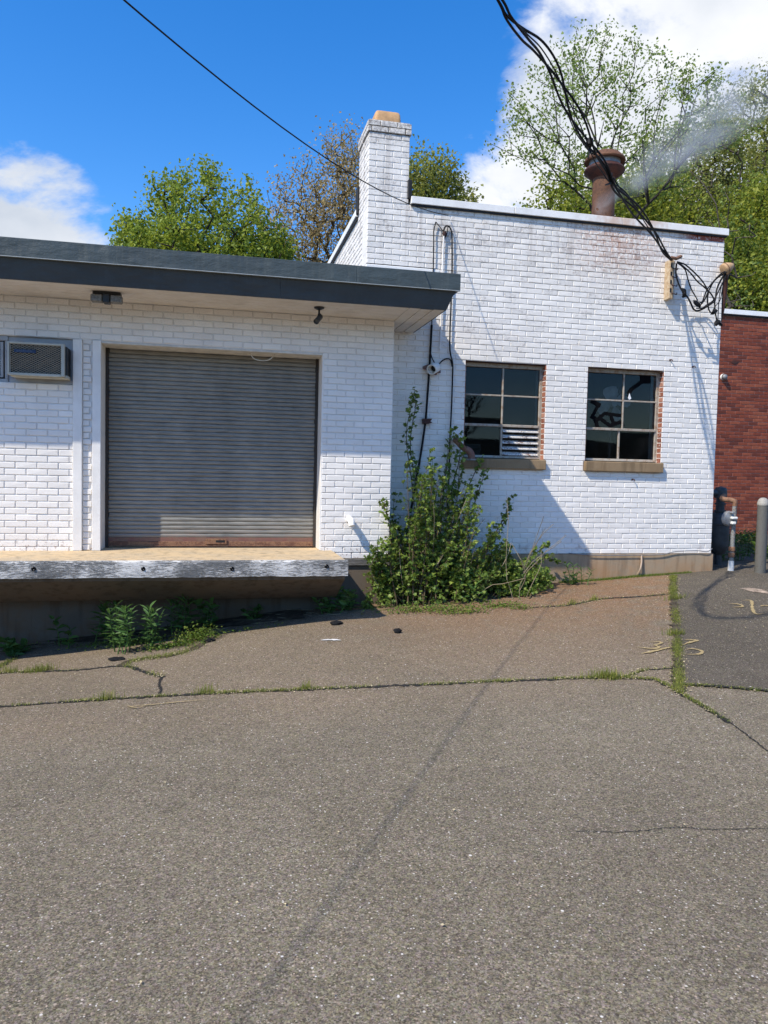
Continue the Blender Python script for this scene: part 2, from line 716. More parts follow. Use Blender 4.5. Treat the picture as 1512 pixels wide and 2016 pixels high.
rusty('rust_stack', (.15, .070, .036), (.085, .040, .022), .52, .75)
rusty('guide_steel', (.035, .033, .03), (.06, .04, .03), .55, .7)
rusty('rust_dark', (.085, .028, .018), (.04, .018, .014), .5, .65)
rusty('rust_bar', (.25, .135, .075), (.16, .075, .045), .5, .7)
rusty('rust_red', (.19, .085, .07), (.20, .12, .085), .5, .6)
rusty('pipe_grey', (.24, .24, .225), (.16, .09, .05), .58, .6)
rusty('bollard_paint', (.125, .12, .105), (.10, .085, .07), .62, .5)
rusty('bollard_cap', (.34, .32, .28), (.20, .18, .15), .58, .6)
rusty('louver_paint', (.62, .60, .56), (.16, .065, .045), .545, .7)
rusty('sash_paint', (.40, .36, .30), (.25, .16, .10), .54, .7, scale=16.)
rusty('rack_wood', (.55, .44, .30), (.40, .27, .15), .5, .8, scale=20.)


def door_metal():
    b = Mat('door_metal')
    P = b.mapping(b.pos(), (1.1, 1, 14))
    n = b.noise(P, 5, 8, .72)
    n2 = b.noise(b.mapping(b.pos(), (1, 1, .25)), 2.6, 4, .6)
    f = b.math('ADD', b.math('MULTIPLY', n, .7), b.math('MULTIPLY', n2, .3))
    c = b.ramp(f, [(.32, (.105, .104, .096)), (.43, (.180, .177, .160)), (.56, (.260, .252, .224)), (.72, (.35, .335, .295))])
    n3 = b.noise(b.pos(), 24, 5, .7)
    z = b.sep(b.pos())[2]
    rl = b.math('MULTIPLY', b.rng(z, .78, 1.02, 1., 0.), b.rng(n, .5, .6))
    c = b.mix(b.math('MULTIPLY', rl, .5), c, (.23, .085, .06))
    c = b.mix(b.math('MULTIPLY', b.rng(n3, .66, .74), .5), c, (.06, .05, .045))
    M['door_metal'] = b.done(b.bsdf(c, b.rng(n, .3, .7, .42, .65), .15, b.bump(n3, .12, .003), .5))


door_metal()


def peeled_timber(name, c_wood, c_paint, lo, hi):
    b = Mat(name)
    P = b.mapping(b.pos(), (2.6, 6, 38))
    n = b.noise(P, 5.0, 10, .80, .8)
    n2 = b.noise(b.mapping(b.pos(), (4, 20, 60)), 3, 6, .7)
    n0 = b.noise(b.pos(), 2.2, 3, .5)
    wood = b.mix(b.rng(n2, .35, .65), tuple(v*.45 for v in c_wood), c_wood)
    f = b.math('ADD', b.math('MULTIPLY', n, .72), b.math('MULTIPLY', n0, .28))
    pk = b.rng(f, lo, hi)
    c = b.mix(pk, wood, c_paint)
    h = b.math('ADD', b.math('MULTIPLY', pk, .8), n2)
    M[name] = b.done(b.bsdf(c, .85, 0, b.bump(h, .9, .006), .2))


peeled_timber('peeled_timber', (.20, .20, .195), (.68, .66, .62), .470, .530)
peeled_timber('grey_timber', (.20, .19, .175), (.30, .29, .27), .52, .62)


def soffit_mat():
    b = Mat('soffit_paint')
    n = b.noise(b.mapping(b.pos(), (1, 1, 1)), 5, 7, .7)
    c = b.mix(b.rng(n, .35, .7), (.72, .68, .63), (.62, .575, .52))
    n2 = b.noise(b.mapping(b.pos(), (2, 14, 14)), 4, 5, .7)
    c = b.mix(b.math('MULTIPLY', b.rng(n2, .60, .72), .6), c, (.22, .18, .15))
    M['soffit_paint'] = b.done(b.bsdf(c, .75, 0, b.bump(n2, .2, .003), .3))


soffit_mat()


def glass_mat():
    b = Mat('glass')
    n = b.noise(b.pos(), 5, 6, .65)
    g = b.n('ShaderNodeBsdfGlass')
    g.inputs['IOR'].default_value = 1.5
    g.inputs['Roughness'].default_value = 0.0
    tr = b.n('ShaderNodeBsdfTransparent')
    tr.inputs['Color'].default_value = (.62, .66, .68, 1)
    gl = b.n('ShaderNodeBsdfGlossy')
    gl.inputs['Roughness'].default_value = .015
    gl.inputs['Color'].default_value = (.9, .95, 1, 1)
    fr = b.n('ShaderNodeFresnel')
    fr.inputs['IOR'].default_value = 1.31
    m1 = b.n('ShaderNodeMixShader')
    b.t.links.new(fr.outputs[0], m1.inputs[0])
    b.t.links.new(tr.outputs[0], m1.inputs[1])
    b.t.links.new(gl.outputs[0], m1.inputs[2])
    df = b.n('ShaderNodeBsdfDiffuse')
    df.inputs['Color'].default_value = (.30, .29, .27, 1)
    m2 = b.n('ShaderNodeMixShader')
    b.put(m2.inputs[0], b.rng(n, .42, .75, .003, .02))
    b.t.links.new(m1.outputs[0], m2.inputs[1])
    b.t.links.new(df.outputs[0], m2.inputs[2])
    b.t.nodes.remove(g)
    M['glass'] = b.done(m2.outputs[0])


glass_mat()


def asphalt(name, base, speck=1., brown=True):
    b = Mat(name)
    P = b.pos()
    big = b.noise(P, .55, 5, .6)
    mid = b.noise(P, 4.5, 6, .65)
    fine = b.noise(P, 210, 4, .75)
    c = b.mix(b.rng(big, .35, .65), tuple(v*.90 for v in base), tuple(v*1.08 for v in base))
    c = b.mix(b.math('MULTIPLY', b.rng(mid, .38, .68), .22), c, tuple(v*.6 for v in base))
    if brown:
        sp = b.sep(P)
        # rust-brown silt washed down to the foot of the building
        s1 = b.math('MULTIPLY', b.rng(sp[1], 5.0, 8.4), b.rng(sp[0], .2, 3.0))
        s1 = b.math('MULTIPLY', s1, b.rng(b.math('ADD', mid, b.math('MULTIPLY', big, .5)), .46, .80))
        s1 = b.math('MULTIPLY', s1, b.rng(sp[0], 5.35, 6.3, 1., .35))
        c = b.mix(b.math('MULTIPLY', s1, .85), c, (.215, .112, .052))
        s2 = b.math('MULTIPLY', b.rng(sp[1], 4.3, 5.2), .45)
        c = b.mix(b.math('MULTIPLY', s2, b.rng(big, .3, .7, .4, 1.)), c, (.20, .145, .100))
        s3 = b.rng(b.noise(P, .9, 6, .7, .6), .56, .72)
        c = b.mix(b.math('MULTIPLY', s3, .28), c, tuple(v*.55 for v in base))
        s4 = b.rng(b.noise(b.mapping(P, (1, .35, 1), rot=(0, 0, .5)), 1.6, 5, .65), .60, .70)
        c = b.mix(b.math('MULTIPLY', s4, .22), c, tuple(v*1.5 for v in base))
    # packed grains
    for sc, lo_, hi_ in ((190., .45, 1.52), (95., .74, 1.26)):
        rr = b.n('ShaderNodeSeparateColor')
        b.put(rr.inputs[0], b.voronoi(P, sc, 'Color'))
        g = b.rng(rr.outputs[0], 0, 1, lo_, hi_, False)
        gc_n = b.n('ShaderNodeCombineColor')
        b.put(gc_n.inputs[0], g)
        b.put(gc_n.inputs[1], b.math('MULTIPLY', g, b.rng(rr.outputs[1], 0, 1, .93, 1.05, False)))
        b.put(gc_n.inputs[2], b.math('MULTIPLY', g, b.rng(rr.outputs[2], 0, 1, .86, 1.06, False)))
        c = b.mix(1.0, c, gc_n.outputs[0], 'MULTIPLY')
    # pale stones worn clear of the binder
    for sc, th, pk in ((105., .42, .060), (66., .38, .034), (34., .28, .008)):
        d = b.voronoi(P, sc)
        rr = b.n('ShaderNodeSeparateColor')
        b.put(rr.inputs[0], b.voronoi(P, sc, 'Color'))
        pick = b.rng(rr.outputs[0], 1-pk*speck, 1-pk*speck+.001, smooth=False)
        shape = b.rng(d, th*.6, th, 1., 0.)
        stone = b.ramp(rr.outputs[1], [(0, (.28, .23, .18)), (.4, (.42, .34, .26)), (.65, (.46, .34, .25)), (.85, (.60, .55, .47)), (1, (.74, .70, .63))])
        c = b.mix(b.math('MULTIPLY', b.math('MULTIPLY', pick, shape), .9), c, stone)
    h = b.math('ADD', b.math('MULTIPLY', fine, .7), b.math('MULTIPLY', b.noise(P, 60, 3, .6), .6))
    M[name] = b.done(b.bsdf(c, .9, 0, b.bump(h, .6, .006), .2))


asphalt('asphalt', (.176, .150, .112), 2.0)
asphalt('asphalt_new', (.106, .091, .072), .8, False)
simple('soil', (.085, .066, .046), .95, 0, .4, 12, .2, .8, .02)
simple('crack_dark', (.020, .018, .016), .95, 0, .3, 30)
simple('litter', (.46, .38, .23), .8, 0, .3, 30)
simple('petal', (.66, .62, .52), .8, 0, .2, 30)
simple('hill_green', (.014, .020, .010), .95, 0, .4, .12)
simple('dry_stem', (.28, .23, .15), .9)


def leaf(name, c0, c1, c2, trans=.42, rough=.5):
    b = Mat(name)
    r = b.island()
    c = b.ramp(r, [(0, c0), (.55, c1), (1, c2)])
    n = b.noise(b.pos(), 1.3, 3, .5)
    c = b.mix(b.rng(n, .35, .65, .0, .35), c, c0)
    d = b.bsdf(c, rough, 0, None, .3)
    t = b.n('ShaderNodeBsdfTranslucent')
    b.put(t.inputs['Color'], b.mix(.35, c, (c2[0]*1.5, c2[1]*1.5, c2[2])))
    mx_ = b.n('ShaderNodeMixShader')
    mx_.inputs[0].default_value = trans
    b.t.links.new(d, mx_.inputs[1])
    b.t.links.new(t.outputs[0], mx_.inputs[2])
    M[name] = b.done(mx_.outputs[0])


leaf('leaf_maple', (0.118, 0.174, 0.027), (0.222, 0.307, 0.038), (0.390, 0.427, 0.065))
leaf('leaf_brown', (0.240, 0.170, 0.075), (0.380, 0.286, 0.130), (0.480, 0.403, 0.200), .3)
leaf('leaf_spring', (0.132, 0.168, 0.034), (0.229, 0.260, 0.051), (0.353, 0.336, 0.085))
leaf('leaf_sparse', (0.126, 0.180, 0.042), (0.210, 0.292, 0.067), (0.336, 0.405, 0.101))
leaf('leaf_dense', (0.116, 0.167, 0.025), (0.233, 0.287, 0.036), (0.396, 0.399, 0.063))
leaf('leaf_olive', (0.166, 0.202, 0.047), (0.273, 0.293, 0.079), (0.369, 0.363, 0.111))
leaf('leaf_bush', (0.064, 0.114, 0.023), (0.148, 0.232, 0.040), (0.335, 0.406, 0.084), .3, .42)
leaf('leaf_weed', (0.053, 0.112, 0.028), (0.090, 0.180, 0.042), (0.135, 0.240, 0.063), .3, .5)
leaf('leaf_grass', (0.094, 0.135, 0.022), (0.187, 0.224, 0.036), (0.406, 0.374, 0.096), .3, .6)
leaf('leaf_cover', (0.065, 0.121, 0.018), (0.130, 0.203, 0.030), (0.247, 0.284, 0.048), .3, .6)


def bark(name, c0, c1):
    b = Mat(name)
    n = b.noise(b.mapping(b.pos(), (6, 6, 1.5)), 5, 6, .65)
    M[name] = b.done(b.bsdf(b.mix(b.rng(n, .3, .7), c0, c1), .9, 0, b.bump(n, .6, .01), .2))


bark('bark', (.045, .036, .028), (.10, .085, .068))
bark('bark_dark', (.022, .019, .016), (.05, .043, .037))
bark('stem_brown', (.07, .05, .03), (.14, .11, .06))

# ------------------------------------------------------------------ ground
YL, YR = 8.30, 8.95          # fronts of the two white walls
DOCK_Z = .735


def grid_sheet(xs, ys, dz):
    Xg, Yg = np.meshgrid(xs, ys)
    V = np.stack([Xg, Yg, ground_z(Xg, Yg)+dz], -1).reshape(-1, 3)
    nx, ny = len(xs), len(ys)
    i = np.arange((nx-1)*(ny-1))
    a = (i//(nx-1))*nx+i % (nx-1)
    return V, np.stack([a, a+1, a+nx+1, a+nx], -1)


xs = np.concatenate([[-400, -150, -60, -30, -16, -11], np.arange(-8, 10.01, .16), [11, 13, 16, 22, 40, 80, 160, 400]])
ys = np.concatenate([[-400, -150, -60, -20, -6, -1], np.arange(1, 9.81, .16), [10.5, 12, 14, 18, 25, 40, 80, 160, 400]])
V, F = grid_sheet(xs, ys, 0.)
ground = link('ground', mesh_arrays('ground', V, [F], True, M['asphalt']))
tag(ground, 'worn grey-brown asphalt yard full of pale aggregate', None, kind='structure')

CR = {
    'main': [(-30, 1394), (100, 1385), (200, 1378), (420, 1366), (605, 1358), (800, 1350), (1000, 1341), (1190, 1335), (1290, 1338)],
    'fork': [(1290, 1338), (1330, 1360), (1390, 1395), (1440, 1425)],
    'forkthin': [(1440, 1425), (1480, 1455), (1530, 1495)],
    'strip': [(1325, 1134), (1325, 1170), (1330, 1220), (1333, 1280), (1335, 1330), (1337, 1362)],
    'right': [(1340, 1350), (1400, 1352), (1470, 1358), (1530, 1363)],
    'back': [(1050, 1196), (1120, 1192), (1180, 1180), (1240, 1176), (1320, 1170)],
    'left': [(-20, 1326), (80, 1322), (150, 1320), (240, 1312), (290, 1325), (322, 1334)],
    'left2': [(236, 1312), (262, 1300), (330, 1292), (380, 1278), (407, 1262)],
    'left3': [(-10, 1318), (30, 1294), (42, 1274), (75, 1268)],
    'thin': [(318, 1334), (313, 1348), (317, 1358), (313, 1370)],
    'thin2': [(1130, 1637), (1230, 1639), (1330, 1630), (1400, 1634), (1530, 1631)],
    'small': [(1225, 1336), (1265, 1321), (1300, 1318), (1335, 1315)],
}
CRP = {k: [gnd(*q) for q in v] for k, v in CR.items()}
CRS = {k: spline(v, 10) for k, v in CRP.items()}


def ribbon(pts, w, dz, jit=.5, taper=False):
    V, Fs = [], []
    n = len(pts)
    for i, p in enumerate(pts):
        d = pts[min(i+1, n-1)]-pts[max(i-1, 0)]
        d = d[:2]/(np.linalg.norm(d[:2])+1e-9)
        nn = np.array([-d[1], d[0]])
        ww = w*(1+jit*random.uniform(-1, 1))*.5
        if taper:
            ww *= max(.15, min(1, 4*min(i, n-1-i)/n+.1))
        off = random.uniform(-.3, .3)*w*jit
        for s in (-1, 1):
            q = p[:2]+nn*(off+s*ww)
            V.append((q[0], q[1], float(ground_z(*q))+dz))
        if i:
            Fs.append((2*i-2, 2*i, 2*i+1, 2*i-1))
    return V, Fs


def crack(key, w, dz=.004, mat='crack_dark'):
    pts = CRS[key]
    fine = []
    for a, b in zip(pts, pts[1:]):
        for k in range(4):
            q = a+(b-a)*k/4
            q = q+np.array([random.uniform(-1, 1), random.uniform(-1, 1), 0])*max(w*.4, .006)
            fine.append(q)
    mb = MB()
    mb.add(*ribbon(fine, w, dz, .6))
    o = mb.build('pavement_crack', M[mat], ground)
    return o


# newer, darker asphalt on the right, laid over the old sheet
lb = np.array(CRP['strip'])[:, :2]
lb = lb[np.argsort(lb[:, 1])]
fb = np.array(CRP['right'])[:, :2]
ysn = np.concatenate([np.linspace(0, 1, 40)])
V, nx = [], 50
for v in ysn:
    for u in np.linspace(0, 1, nx)**1.5:
        xl0 = lb[0, 0]
        X = xl0+(14-xl0)*u
        y0 = np.interp(X, fb[:, 0], fb[:, 1], left=fb[0, 1])
        Y = y0+(12.9-y0)*v
        X2 = np.interp(Y, lb[:, 1], lb[:, 0])+.02*math.sin(Y*9)
        X = X2+(14-X2)*u
        V.append((X, Y, float(ground_z(X, Y))+.006))
F = [(j*nx+i, j*nx+i+1, (j+1)*nx+i+1, (j+1)*nx+i) for j in range(len(ysn)-1) for i in range(nx-1)]
patch = link('pavement', mesh_arrays('pavement', np.array(V), [np.array(F)], True, M['asphalt_new']))
tag(patch, 'newer darker asphalt in front of the red brick building', None, kind='structure')

for k, w in (('main', .035), ('fork', .035), ('forkthin', .010), ('strip', .06), ('right', .03), ('back', .03), ('left', .035),
             ('left2', .06), ('left3', .05), ('thin', .016), ('thin2', .0035), ('small', .016)):
    crack(k, w, .011 if k in ('strip', 'right') else .004, 'soil' if k in ('strip', 'left2') else 'crack_dark')

# bare soil along the foot of the dock and the shrub
mb = MB()
sp = spline([gnd(-20, 1268), gnd(120, 1266), gnd(300, 1262), gnd(430, 1238), gnd(600, 1218)], 8)
V, Fs = [], []
for i, p in enumerate(sp):
    for j, Y in enumerate(np.linspace(p[1]+.03*math.sin(i*2.1), 8.26, 4)):
        V.append((p[0], Y, float(ground_z(p[0], Y))+.014+(.012*j/3)))
    if i:
        for j in range(3):
            a = (i-1)*4+j
            Fs.append((a, a+4, a+5, a+1))
mb.add(V, Fs)
mb.build('soil_bed', M['soil'], ground, True)

# far hills all round, seen above nothing but mirrored in the windows
V, F = [], []
NH = 120
for i in range(NH):
    a = 2*math.pi*i/NH
    hgt = 14.0+2.2*math.sin(3*a+1)+1.6*math.sin(7*a)+1.0*math.sin(17*a+2)+.5*math.sin(41*a)
    for r, z in ((120, -1.), (135, hgt*.6), (150, hgt), (190, hgt*1.15), (240, -2.)):
        V.append((r*math.cos(a), r*math.sin(a), z))
for i in range(NH):
    for j in range(4):
        a, b = i*5+j, ((i+1) % NH)*5+j
        F.append((a, b, b+1, a+1))
hills = link('hills', mesh_arrays('hills', np.array(V), [np.array(F)], True, M['hill_green']))
tag(hills, 'low dark wooded hills around the yard', None, kind='structure')


# ------------------------------------------------------------------ bricks
def brick_shape(L, H, D, rnd):
    c = .0045
    j = lambda s=.0016: rnd.uniform(-s, s)
    V = []
    for (sx, sz) in ((-1, -1), (1, -1), (1, 1), (-1, 1)):
        V.append((sx*L/2, D, sz*H/2))
    for (sx, sz) in ((-1, -1), (1, -1), (1, 1), (-1, 1)):
        V.append((sx*L/2+j(), c+abs(j()), sz*H/2+j(.001)))
    for (sx, sz) in ((-1, -1), (1, -1), (1, 1), (-1, 1)):
        V.append((sx*(L/2-c)+j(), j(.0014), sz*(H/2-c)+j(.001)))
    F = []
    for k in range(4):
        m = (k+1) % 4
        F += [(k, m, 4+m, 4+k), (4+k, 4+m, 8+m, 8+k)]
    F.append((8, 9, 10, 11))
    return np.array(V), np.array(F)


def visible_rank(c):
    d = np.asarray(c)-EYE
    z = d@_a
    if z < .5:
        return None
    x, y = 756+F_PX*(d@_R)/z, 1008-F_PX*(d@_U)/z
    if not (-5 < x < 1517 and -5 < y < 2020):
        return None
    return z


def lay(parent, mat, origin, rz, segs_at, z0, ncourse, ch=.0667, mod=.205, joint=.0085, phase=0., keep=300, seed=1, hidden=None, depth=.03, wobble=.0015):
    """running bond; local x along the wall, the face looks to local -Y; segs_at(course, z0, z1) -> spans of local x"""
    rnd = random.Random(seed)
    H = ch-joint
    Ls = mod-joint
    tm = [brick_shape(Ls, H, depth, rnd) for _ in range(7)]
    hm = [brick_shape(Ls/2-joint/2, H, depth, rnd) for _ in range(4)]
    meshes = {}
    cr_, sr_ = math.cos(rz), math.sin(rz)
    items = []
    for i in range(ncourse):
        za, zb = z0+i*ch, z0+(i+1)*ch
        for (a, b) in segs_at(i, za, zb):
            k = math.floor((a-phase)/mod)-1
            cuts = [a]
            t = phase+k*mod+(mod/2 if i % 2 else 0)
            while t < b-.035:
                if t > a+.035:
                    cuts.append(t)
                t += mod
            cuts.append(b)
            for p, q in zip(cuts, cuts[1:]):
                items.append(((p+q)/2, (za+zb)/2+rnd.uniform(-wobble, wobble), q-p-joint, rnd.uniform(-.0015, .0015)))
    rank = []
    for n, (x, z, L, dy) in enumerate(items):
        c = np.array([origin[0]+cr_*x-sr_*dy, origin[1]+sr_*x+cr_*dy, z])
        v = visible_rank(c)
        if v is not None and hidden is not None and hidden(c):
            v = None
        rank.append((v if v is not None else 1e6+n, n, c))
    rank.sort(key=lambda r: r[0])
    own = [r for r in rank[:keep] if r[0] < 1e6]
    chosen = {r[1] for r in own}
    RV, RF, base = [], [], 0
    for v, n, c in rank:
        x, z, L, dy = items[n]
        full = L > .14
        lst, L0 = (tm, Ls) if full else (hm, Ls/2-joint/2)
        vi = n % len(lst)
        Vv, Fv = lst[vi]
        if n in chosen:
            key = (full, vi)
            if key not in meshes:
                meshes[key] = mesh_arrays('brick', Vv, [Fv], False, mat)
            o = bpy.data.objects.new('brick', meshes[key])
            COL.objects.link(o)
            o.parent = parent
            o.location = c
            o.rotation_euler = (rnd.uniform(-.006, .006), rnd.uniform(-.004, .004), rz+rnd.uniform(-.004, .004))
            o.scale = (L/L0, 1, 1)
        else:
            W = Vv*np.array([L/L0, 1, 1])
            W = np.stack([cr_*W[:, 0]-sr_*W[:, 1], sr_*W[:, 0]+cr_*W[:, 1], W[:, 2]], -1)+c
            RV.append(W)
            RF.append(Fv+base)
            base += len(W)
    if RV:
        o = link('brickwork', mesh_arrays('brickwork', np.concatenate(RV), [np.concatenate(RF)], False, mat), parent)
        o['kind'] = 'stuff'
    return len(own)


def spans(a, b, cuts):
    """a..b minus cuts"""
    out, x = [], a
    for c0, c1 in sorted(cuts):
        c0, c1 = max(c0, a), min(c1, b)
        if c1 <= c0:
            continue
        if c0 > x+.02:
            out.append((x, c0))
        x = max(x, c1)
    if b > x+.02:
        out.append((x, b))
    return out


CH = .0667
# ------------------------------------------------------------------ white loading-dock building
LX0, LX1 = -6.0, 1.92
DX0, DX1, DTOP = -1.176, 1.13, 2.905
AX0, AX1, AZ0, AZ1 = -2.75, -1.446, .64+27*CH, .64+34*CH
dockb = thing('loading_dock_building', 'low white painted brick building with slate grey roof edge, roll-up door and loading dock', 'building', (-1.5, 9, -.1))
lw = MB().wall(LX0, LX1, YL+.010, YL+.42, .645, 3.36, [(-1.446, DX1, .6, DTOP), (AX0, AX1, AZ0, AZ1)])
lw.box(LX1-.4, LX1-.0005, YL+.42, YR-.02, .645, 3.36)
lwall = lw.build('wall', M['white_mortar'], dockb)


def lseg(i, za, zb):
    cuts = []
    zm = (za+zb)/2
    if zm < DTOP:
        cuts.append((-1.446, DX1))
    if AZ0 < zm < AZ1:
        cuts.append((AX0, AX1))
    return spans(LX0, LX1, cuts)


lay(lwall, M['white_brick'], (0, YL, 0), 0, lseg, .64, 41, phase=.052, keep=300, seed=3,
    hidden=lambda c: c[2] > 3.28 or c[0] < -2.15)
# narrow toothed bricks between the two steel posts of the door frame
rr = random.Random(5)
for i in range(34):
    z = .735+(i+.5)*.0645
    if z > 2.9:
        break
    Lb = .086 if i % 2 else .066+rr.uniform(-.01, .01)
    Vv, Fv = brick_shape(Lb, .056, .03, rr)
    o = link('brick', mesh_arrays('brick', Vv, [Fv], False, M['white_brick']), lwall, (-1.356+Lb/2, YL+.012+rr.uniform(-.002, .006), z))
mb = MB().box(-1.359, -1.26, YL+.03, YL+.4, .735, DTOP)
mb.build('mortar_strip', M['white_mortar'], lwall)
MB().cbox(-1.448, -1.359, YL-.022, YL+.41, DOCK_Z, DTOP-.004, .004).build('door_post', M['post_paint'], dockb)
MB().cbox(-1.26, -1.176, YL-.022, YL+.41, DOCK_Z, DTOP-.004, .004).build('door_post', M['post_paint'], dockb)
MB().cbox(DX1-.012, DX1+.012, YL+.004, YL+.36, DOCK_Z, DTOP-.004, .004).build('door_jamb', M['post_paint'], dockb)
MB().box(DX0+.001, DX1-.0125, YL+.006, YL+.40, DTOP-.022, DTOP-.002).build('lintel', M['trim_paint'], dockb)

# roll-up door
DY = YL+.335
x0, x1 = DX0+.03, DX1-.04
door = MB().box(x0, x1, DY+.012, DY+.02, DOCK_Z+.03, DTOP-.03).build('roll_up_door', M['black_membrane'], dockb)
for a in (DX0+.001, DX1-.0455):
    MB().box(a, a+.033, DY-.035, DY+.03, DOCK_Z, DTOP-.023).build('door_guide', M['guide_steel'], door)
prof = [(.0, .0), (-.004, .001), (-.008, .006), (-.0105, .015), (-.0105, .026), (-.0085, .037), (-.002, .0425), (.004, .0452)]
for i in range(47):
    z = .845+i*.0452
    if z+.03 > DTOP-.01:
        break
    if i < 5:
        smb = MB()
        n = len(prof)
        nx = 30
        V = []
        for k in range(nx):
            xx = x0+(x1-x0)*k/(nx-1)
            dn = .0022*math.sin(k*.9+i*2.3)*math.sin(k*.31+i)+(.006 if (k*7+i*13) % 41 == 3 else 0)
            V += [(xx, p[0]+dn, p[1]) for p in prof]
        Fs = [(k*n+j, (k+1)*n+j, (k+1)*n+j+1, k*n+j+1) for k in range(nx-1) for j in range(n-1)]
        smb.add(V, Fs)
        slats = (slats if i else [])+[smb.build('slat', M['door_metal'], door, 'all', loc=(0, DY, z))]
    else:
        o = slats[(i*3+i//5) % 5].copy()
        COL.objects.link(o)
        o.location = (random.uniform(-.01, .01), DY+random.uniform(-.0015, .0015), z)
        o.rotation_euler = (random.uniform(-.06, .06), random.uniform(-.0006, .0006), 0)
MB().cbox(x0, x1, DY-.012, DY+.004, .80, .846, .003).build('reinforcing_strip', M['rust_red'], door)
MB().cbox(x0, x1, DY-.022, DY+.004, .752, .802, .004).box(x0, x1, DY-.045, DY-.022, .752, .757).build('bottom_bar', M['rust_bar'], door)
for xx in (-1.05, -.7, -.32, .02, .33, .66, .95):
    MB().lathe([(0, -.006), (.007, -.004), (.009, 0)], (xx, DY-.022, .772), (0, -1, 0), 10).build('bolt', M['rust_bar'], door)
LXa, LXb = at(405, 1070, DY)[0], at(446, 1070, DY)[0]
MB().cbox(LXa, LXb, DY-.04, DY-.022, .775, .835, .003).build('latch', M['rust_bar'], door)
MB().box(LXa+.11, LXb-.02, DY-.042, DY-.0395, .795, .818).build('latch_slot', M['black_membrane'], door)
MB().tube(spline([at(492, 695, 8.42), at(500, 706, 8.4), at(515, 710, 8.38), at(530, 708, 8.4), at(541, 699, 8.42)], 6), .006, 6).build('hanging_wire', M['wire_pale'], door, True)

# grey panel and window left of the posts
MB().box(-2.07, AX1, YL+.045, YL+.07, AZ0, AZ1).build('infill_panel', M['grey_paint'], dockb)
MB().cbox(-2.05, AX1-.005, YL+.02, YL+.045, AZ0+.002, AZ0+.045, .004).build('panel_rail', M['grey_paint'], dockb)
win = MB()
for a, b_, c, d in ((AX0, -2.07, AZ0, AZ0+.035), (AX0, -2.07, AZ1-.05, AZ1), (-2.10, -2.07, AZ0+.035, AZ1-.05)):
    win.cbox(a, b_, YL+.03, YL+.09, c, d, .004)
win.cbox(-2.145, -2.118, YL+.045, YL+.085, AZ0+.05, AZ1-.06, .003)
win.cbox(AX0, -2.145, YL+.045, YL+.085, AZ0+.05, AZ0+.07, .003)
winL = win.build('window', M['grey_paint'], dockb)
MB().box(AX0, -2.145, YL+.066, YL+.07, AZ0+.07, AZ1-.06).build('pane', M['glass'], winL)
for i in range(22):
    zz = AZ0+.08+i*.017
    MB().add([(AX0, YL+.10, zz), (-2.15, YL+.10, zz), (-2.15, YL+.115, zz+.012), (AX0, YL+.115, zz+.012)], [(0, 1, 2, 3)]).build('blind_slat', M['white_metal'], winL)
MB().box(AX0, AX1, YL+.16, YL+.2, AZ0, AZ1).build('window_back', M['dark_interior'], winL)

# roof, soffit boards, fascia
MB().box(LX0, 2.30, 7.66, YR-.012, 3.335, 3.655).box(LX0, 1.70, YR-.012, 15, 3.335, 3.655).build('roof', M['roofing'], dockb)
bw = (YL-7.63)/5
for i in range(5):
    y0 = 7.632+i*bw
    xe = 2.305-(y0-7.63)*.45 if False else LX1
    MB().cbox(LX0, LX1-.002, y0+.004, y0+bw-.005, 3.312-.000+random.uniform(-.002, .002), 3.332, .003).build('soffit_board', M['soffit_paint'], dockb)
for i in range(3):
    w = (2.305-LX1)/3
    MB().cbox(LX1+i*w+.004, LX1+(i+1)*w-.005, 7.635, YR-.015, 3.312+random.uniform(-.002, .002), 3.332, .003).build('soffit_board', M['soffit_paint'], dockb)
FZ0, FZ1, FZ2 = 3.312, 3.50, 3.672
XF = at(552, 575, 7.6)[0]
for a, b_ in ((LX0, XF-.001), (XF+.001, 2.31)):
    e = .075 if b_ > 2 else 0
    MB().add([(a, 7.62, FZ0), (b_, 7.62, FZ0), (b_+e, 7.565, FZ1), (a, 7.565, FZ1), (a, 7.655, FZ0), (b_, 7.655, FZ0), (b_, 7.655, FZ1), (a, 7.655, FZ1)],
             [(0, 1, 2, 3), (0, 4, 5, 1), (3, 2, 6, 7), (1, 5, 6, 2), (0, 3, 7, 4)]).build('fascia_board', M['fascia_board'], dockb)
MB().add([(2.312, 7.6212, FZ0), (2.312, YR-.01, FZ0), (2.386, YR-.01, FZ1), (2.386, 7.566, FZ1), (2.30, 7.63, FZ0), (2.30, YR-.01, FZ0), (2.30, YR-.01, FZ1), (2.30, 7.63, FZ1)],
         [(0, 1, 2, 3), (0, 4, 5, 1), (3, 2, 6, 7), (1, 5, 6, 2), (0, 3, 7, 4)]).build('fascia_board', M['fascia_board'], dockb)
s1, s2 = at(232, 500, 7.55)[0], at(702, 545, 7.55)[0]
for k, (a, b_) in enumerate(((LX0, s1), (s1-.01, s2), (s2-.01, 2.435))):
    dy = -.003*(k % 2)
    MB().cbox(a, b_, 7.545+dy, 7.57, FZ1+.006, FZ2+.001*k, .003).box(a, b_, 7.571, 7.66, FZ2-.014, FZ2-.002+.001*k).build('roof_flashing', M['fascia_metal'], dockb)
    MB().prism([(7.545+dy, FZ1+.006), (7.57, FZ1+.006), (7.57, FZ1-.002), (7.532+dy, FZ1-.004)], a+.001*k, b_-.001*k, 'yz').build('drip_edge', M['drip_edge'], dockb)
MB().cbox(2.410, 2.4345, 7.571, YR-.006, FZ1+.006, FZ2, .003).box(2.29, 2.409, 7.661, YR-.006, FZ2-.013, FZ2-.002).build('roof_flashing', M['fascia_metal'], dockb)

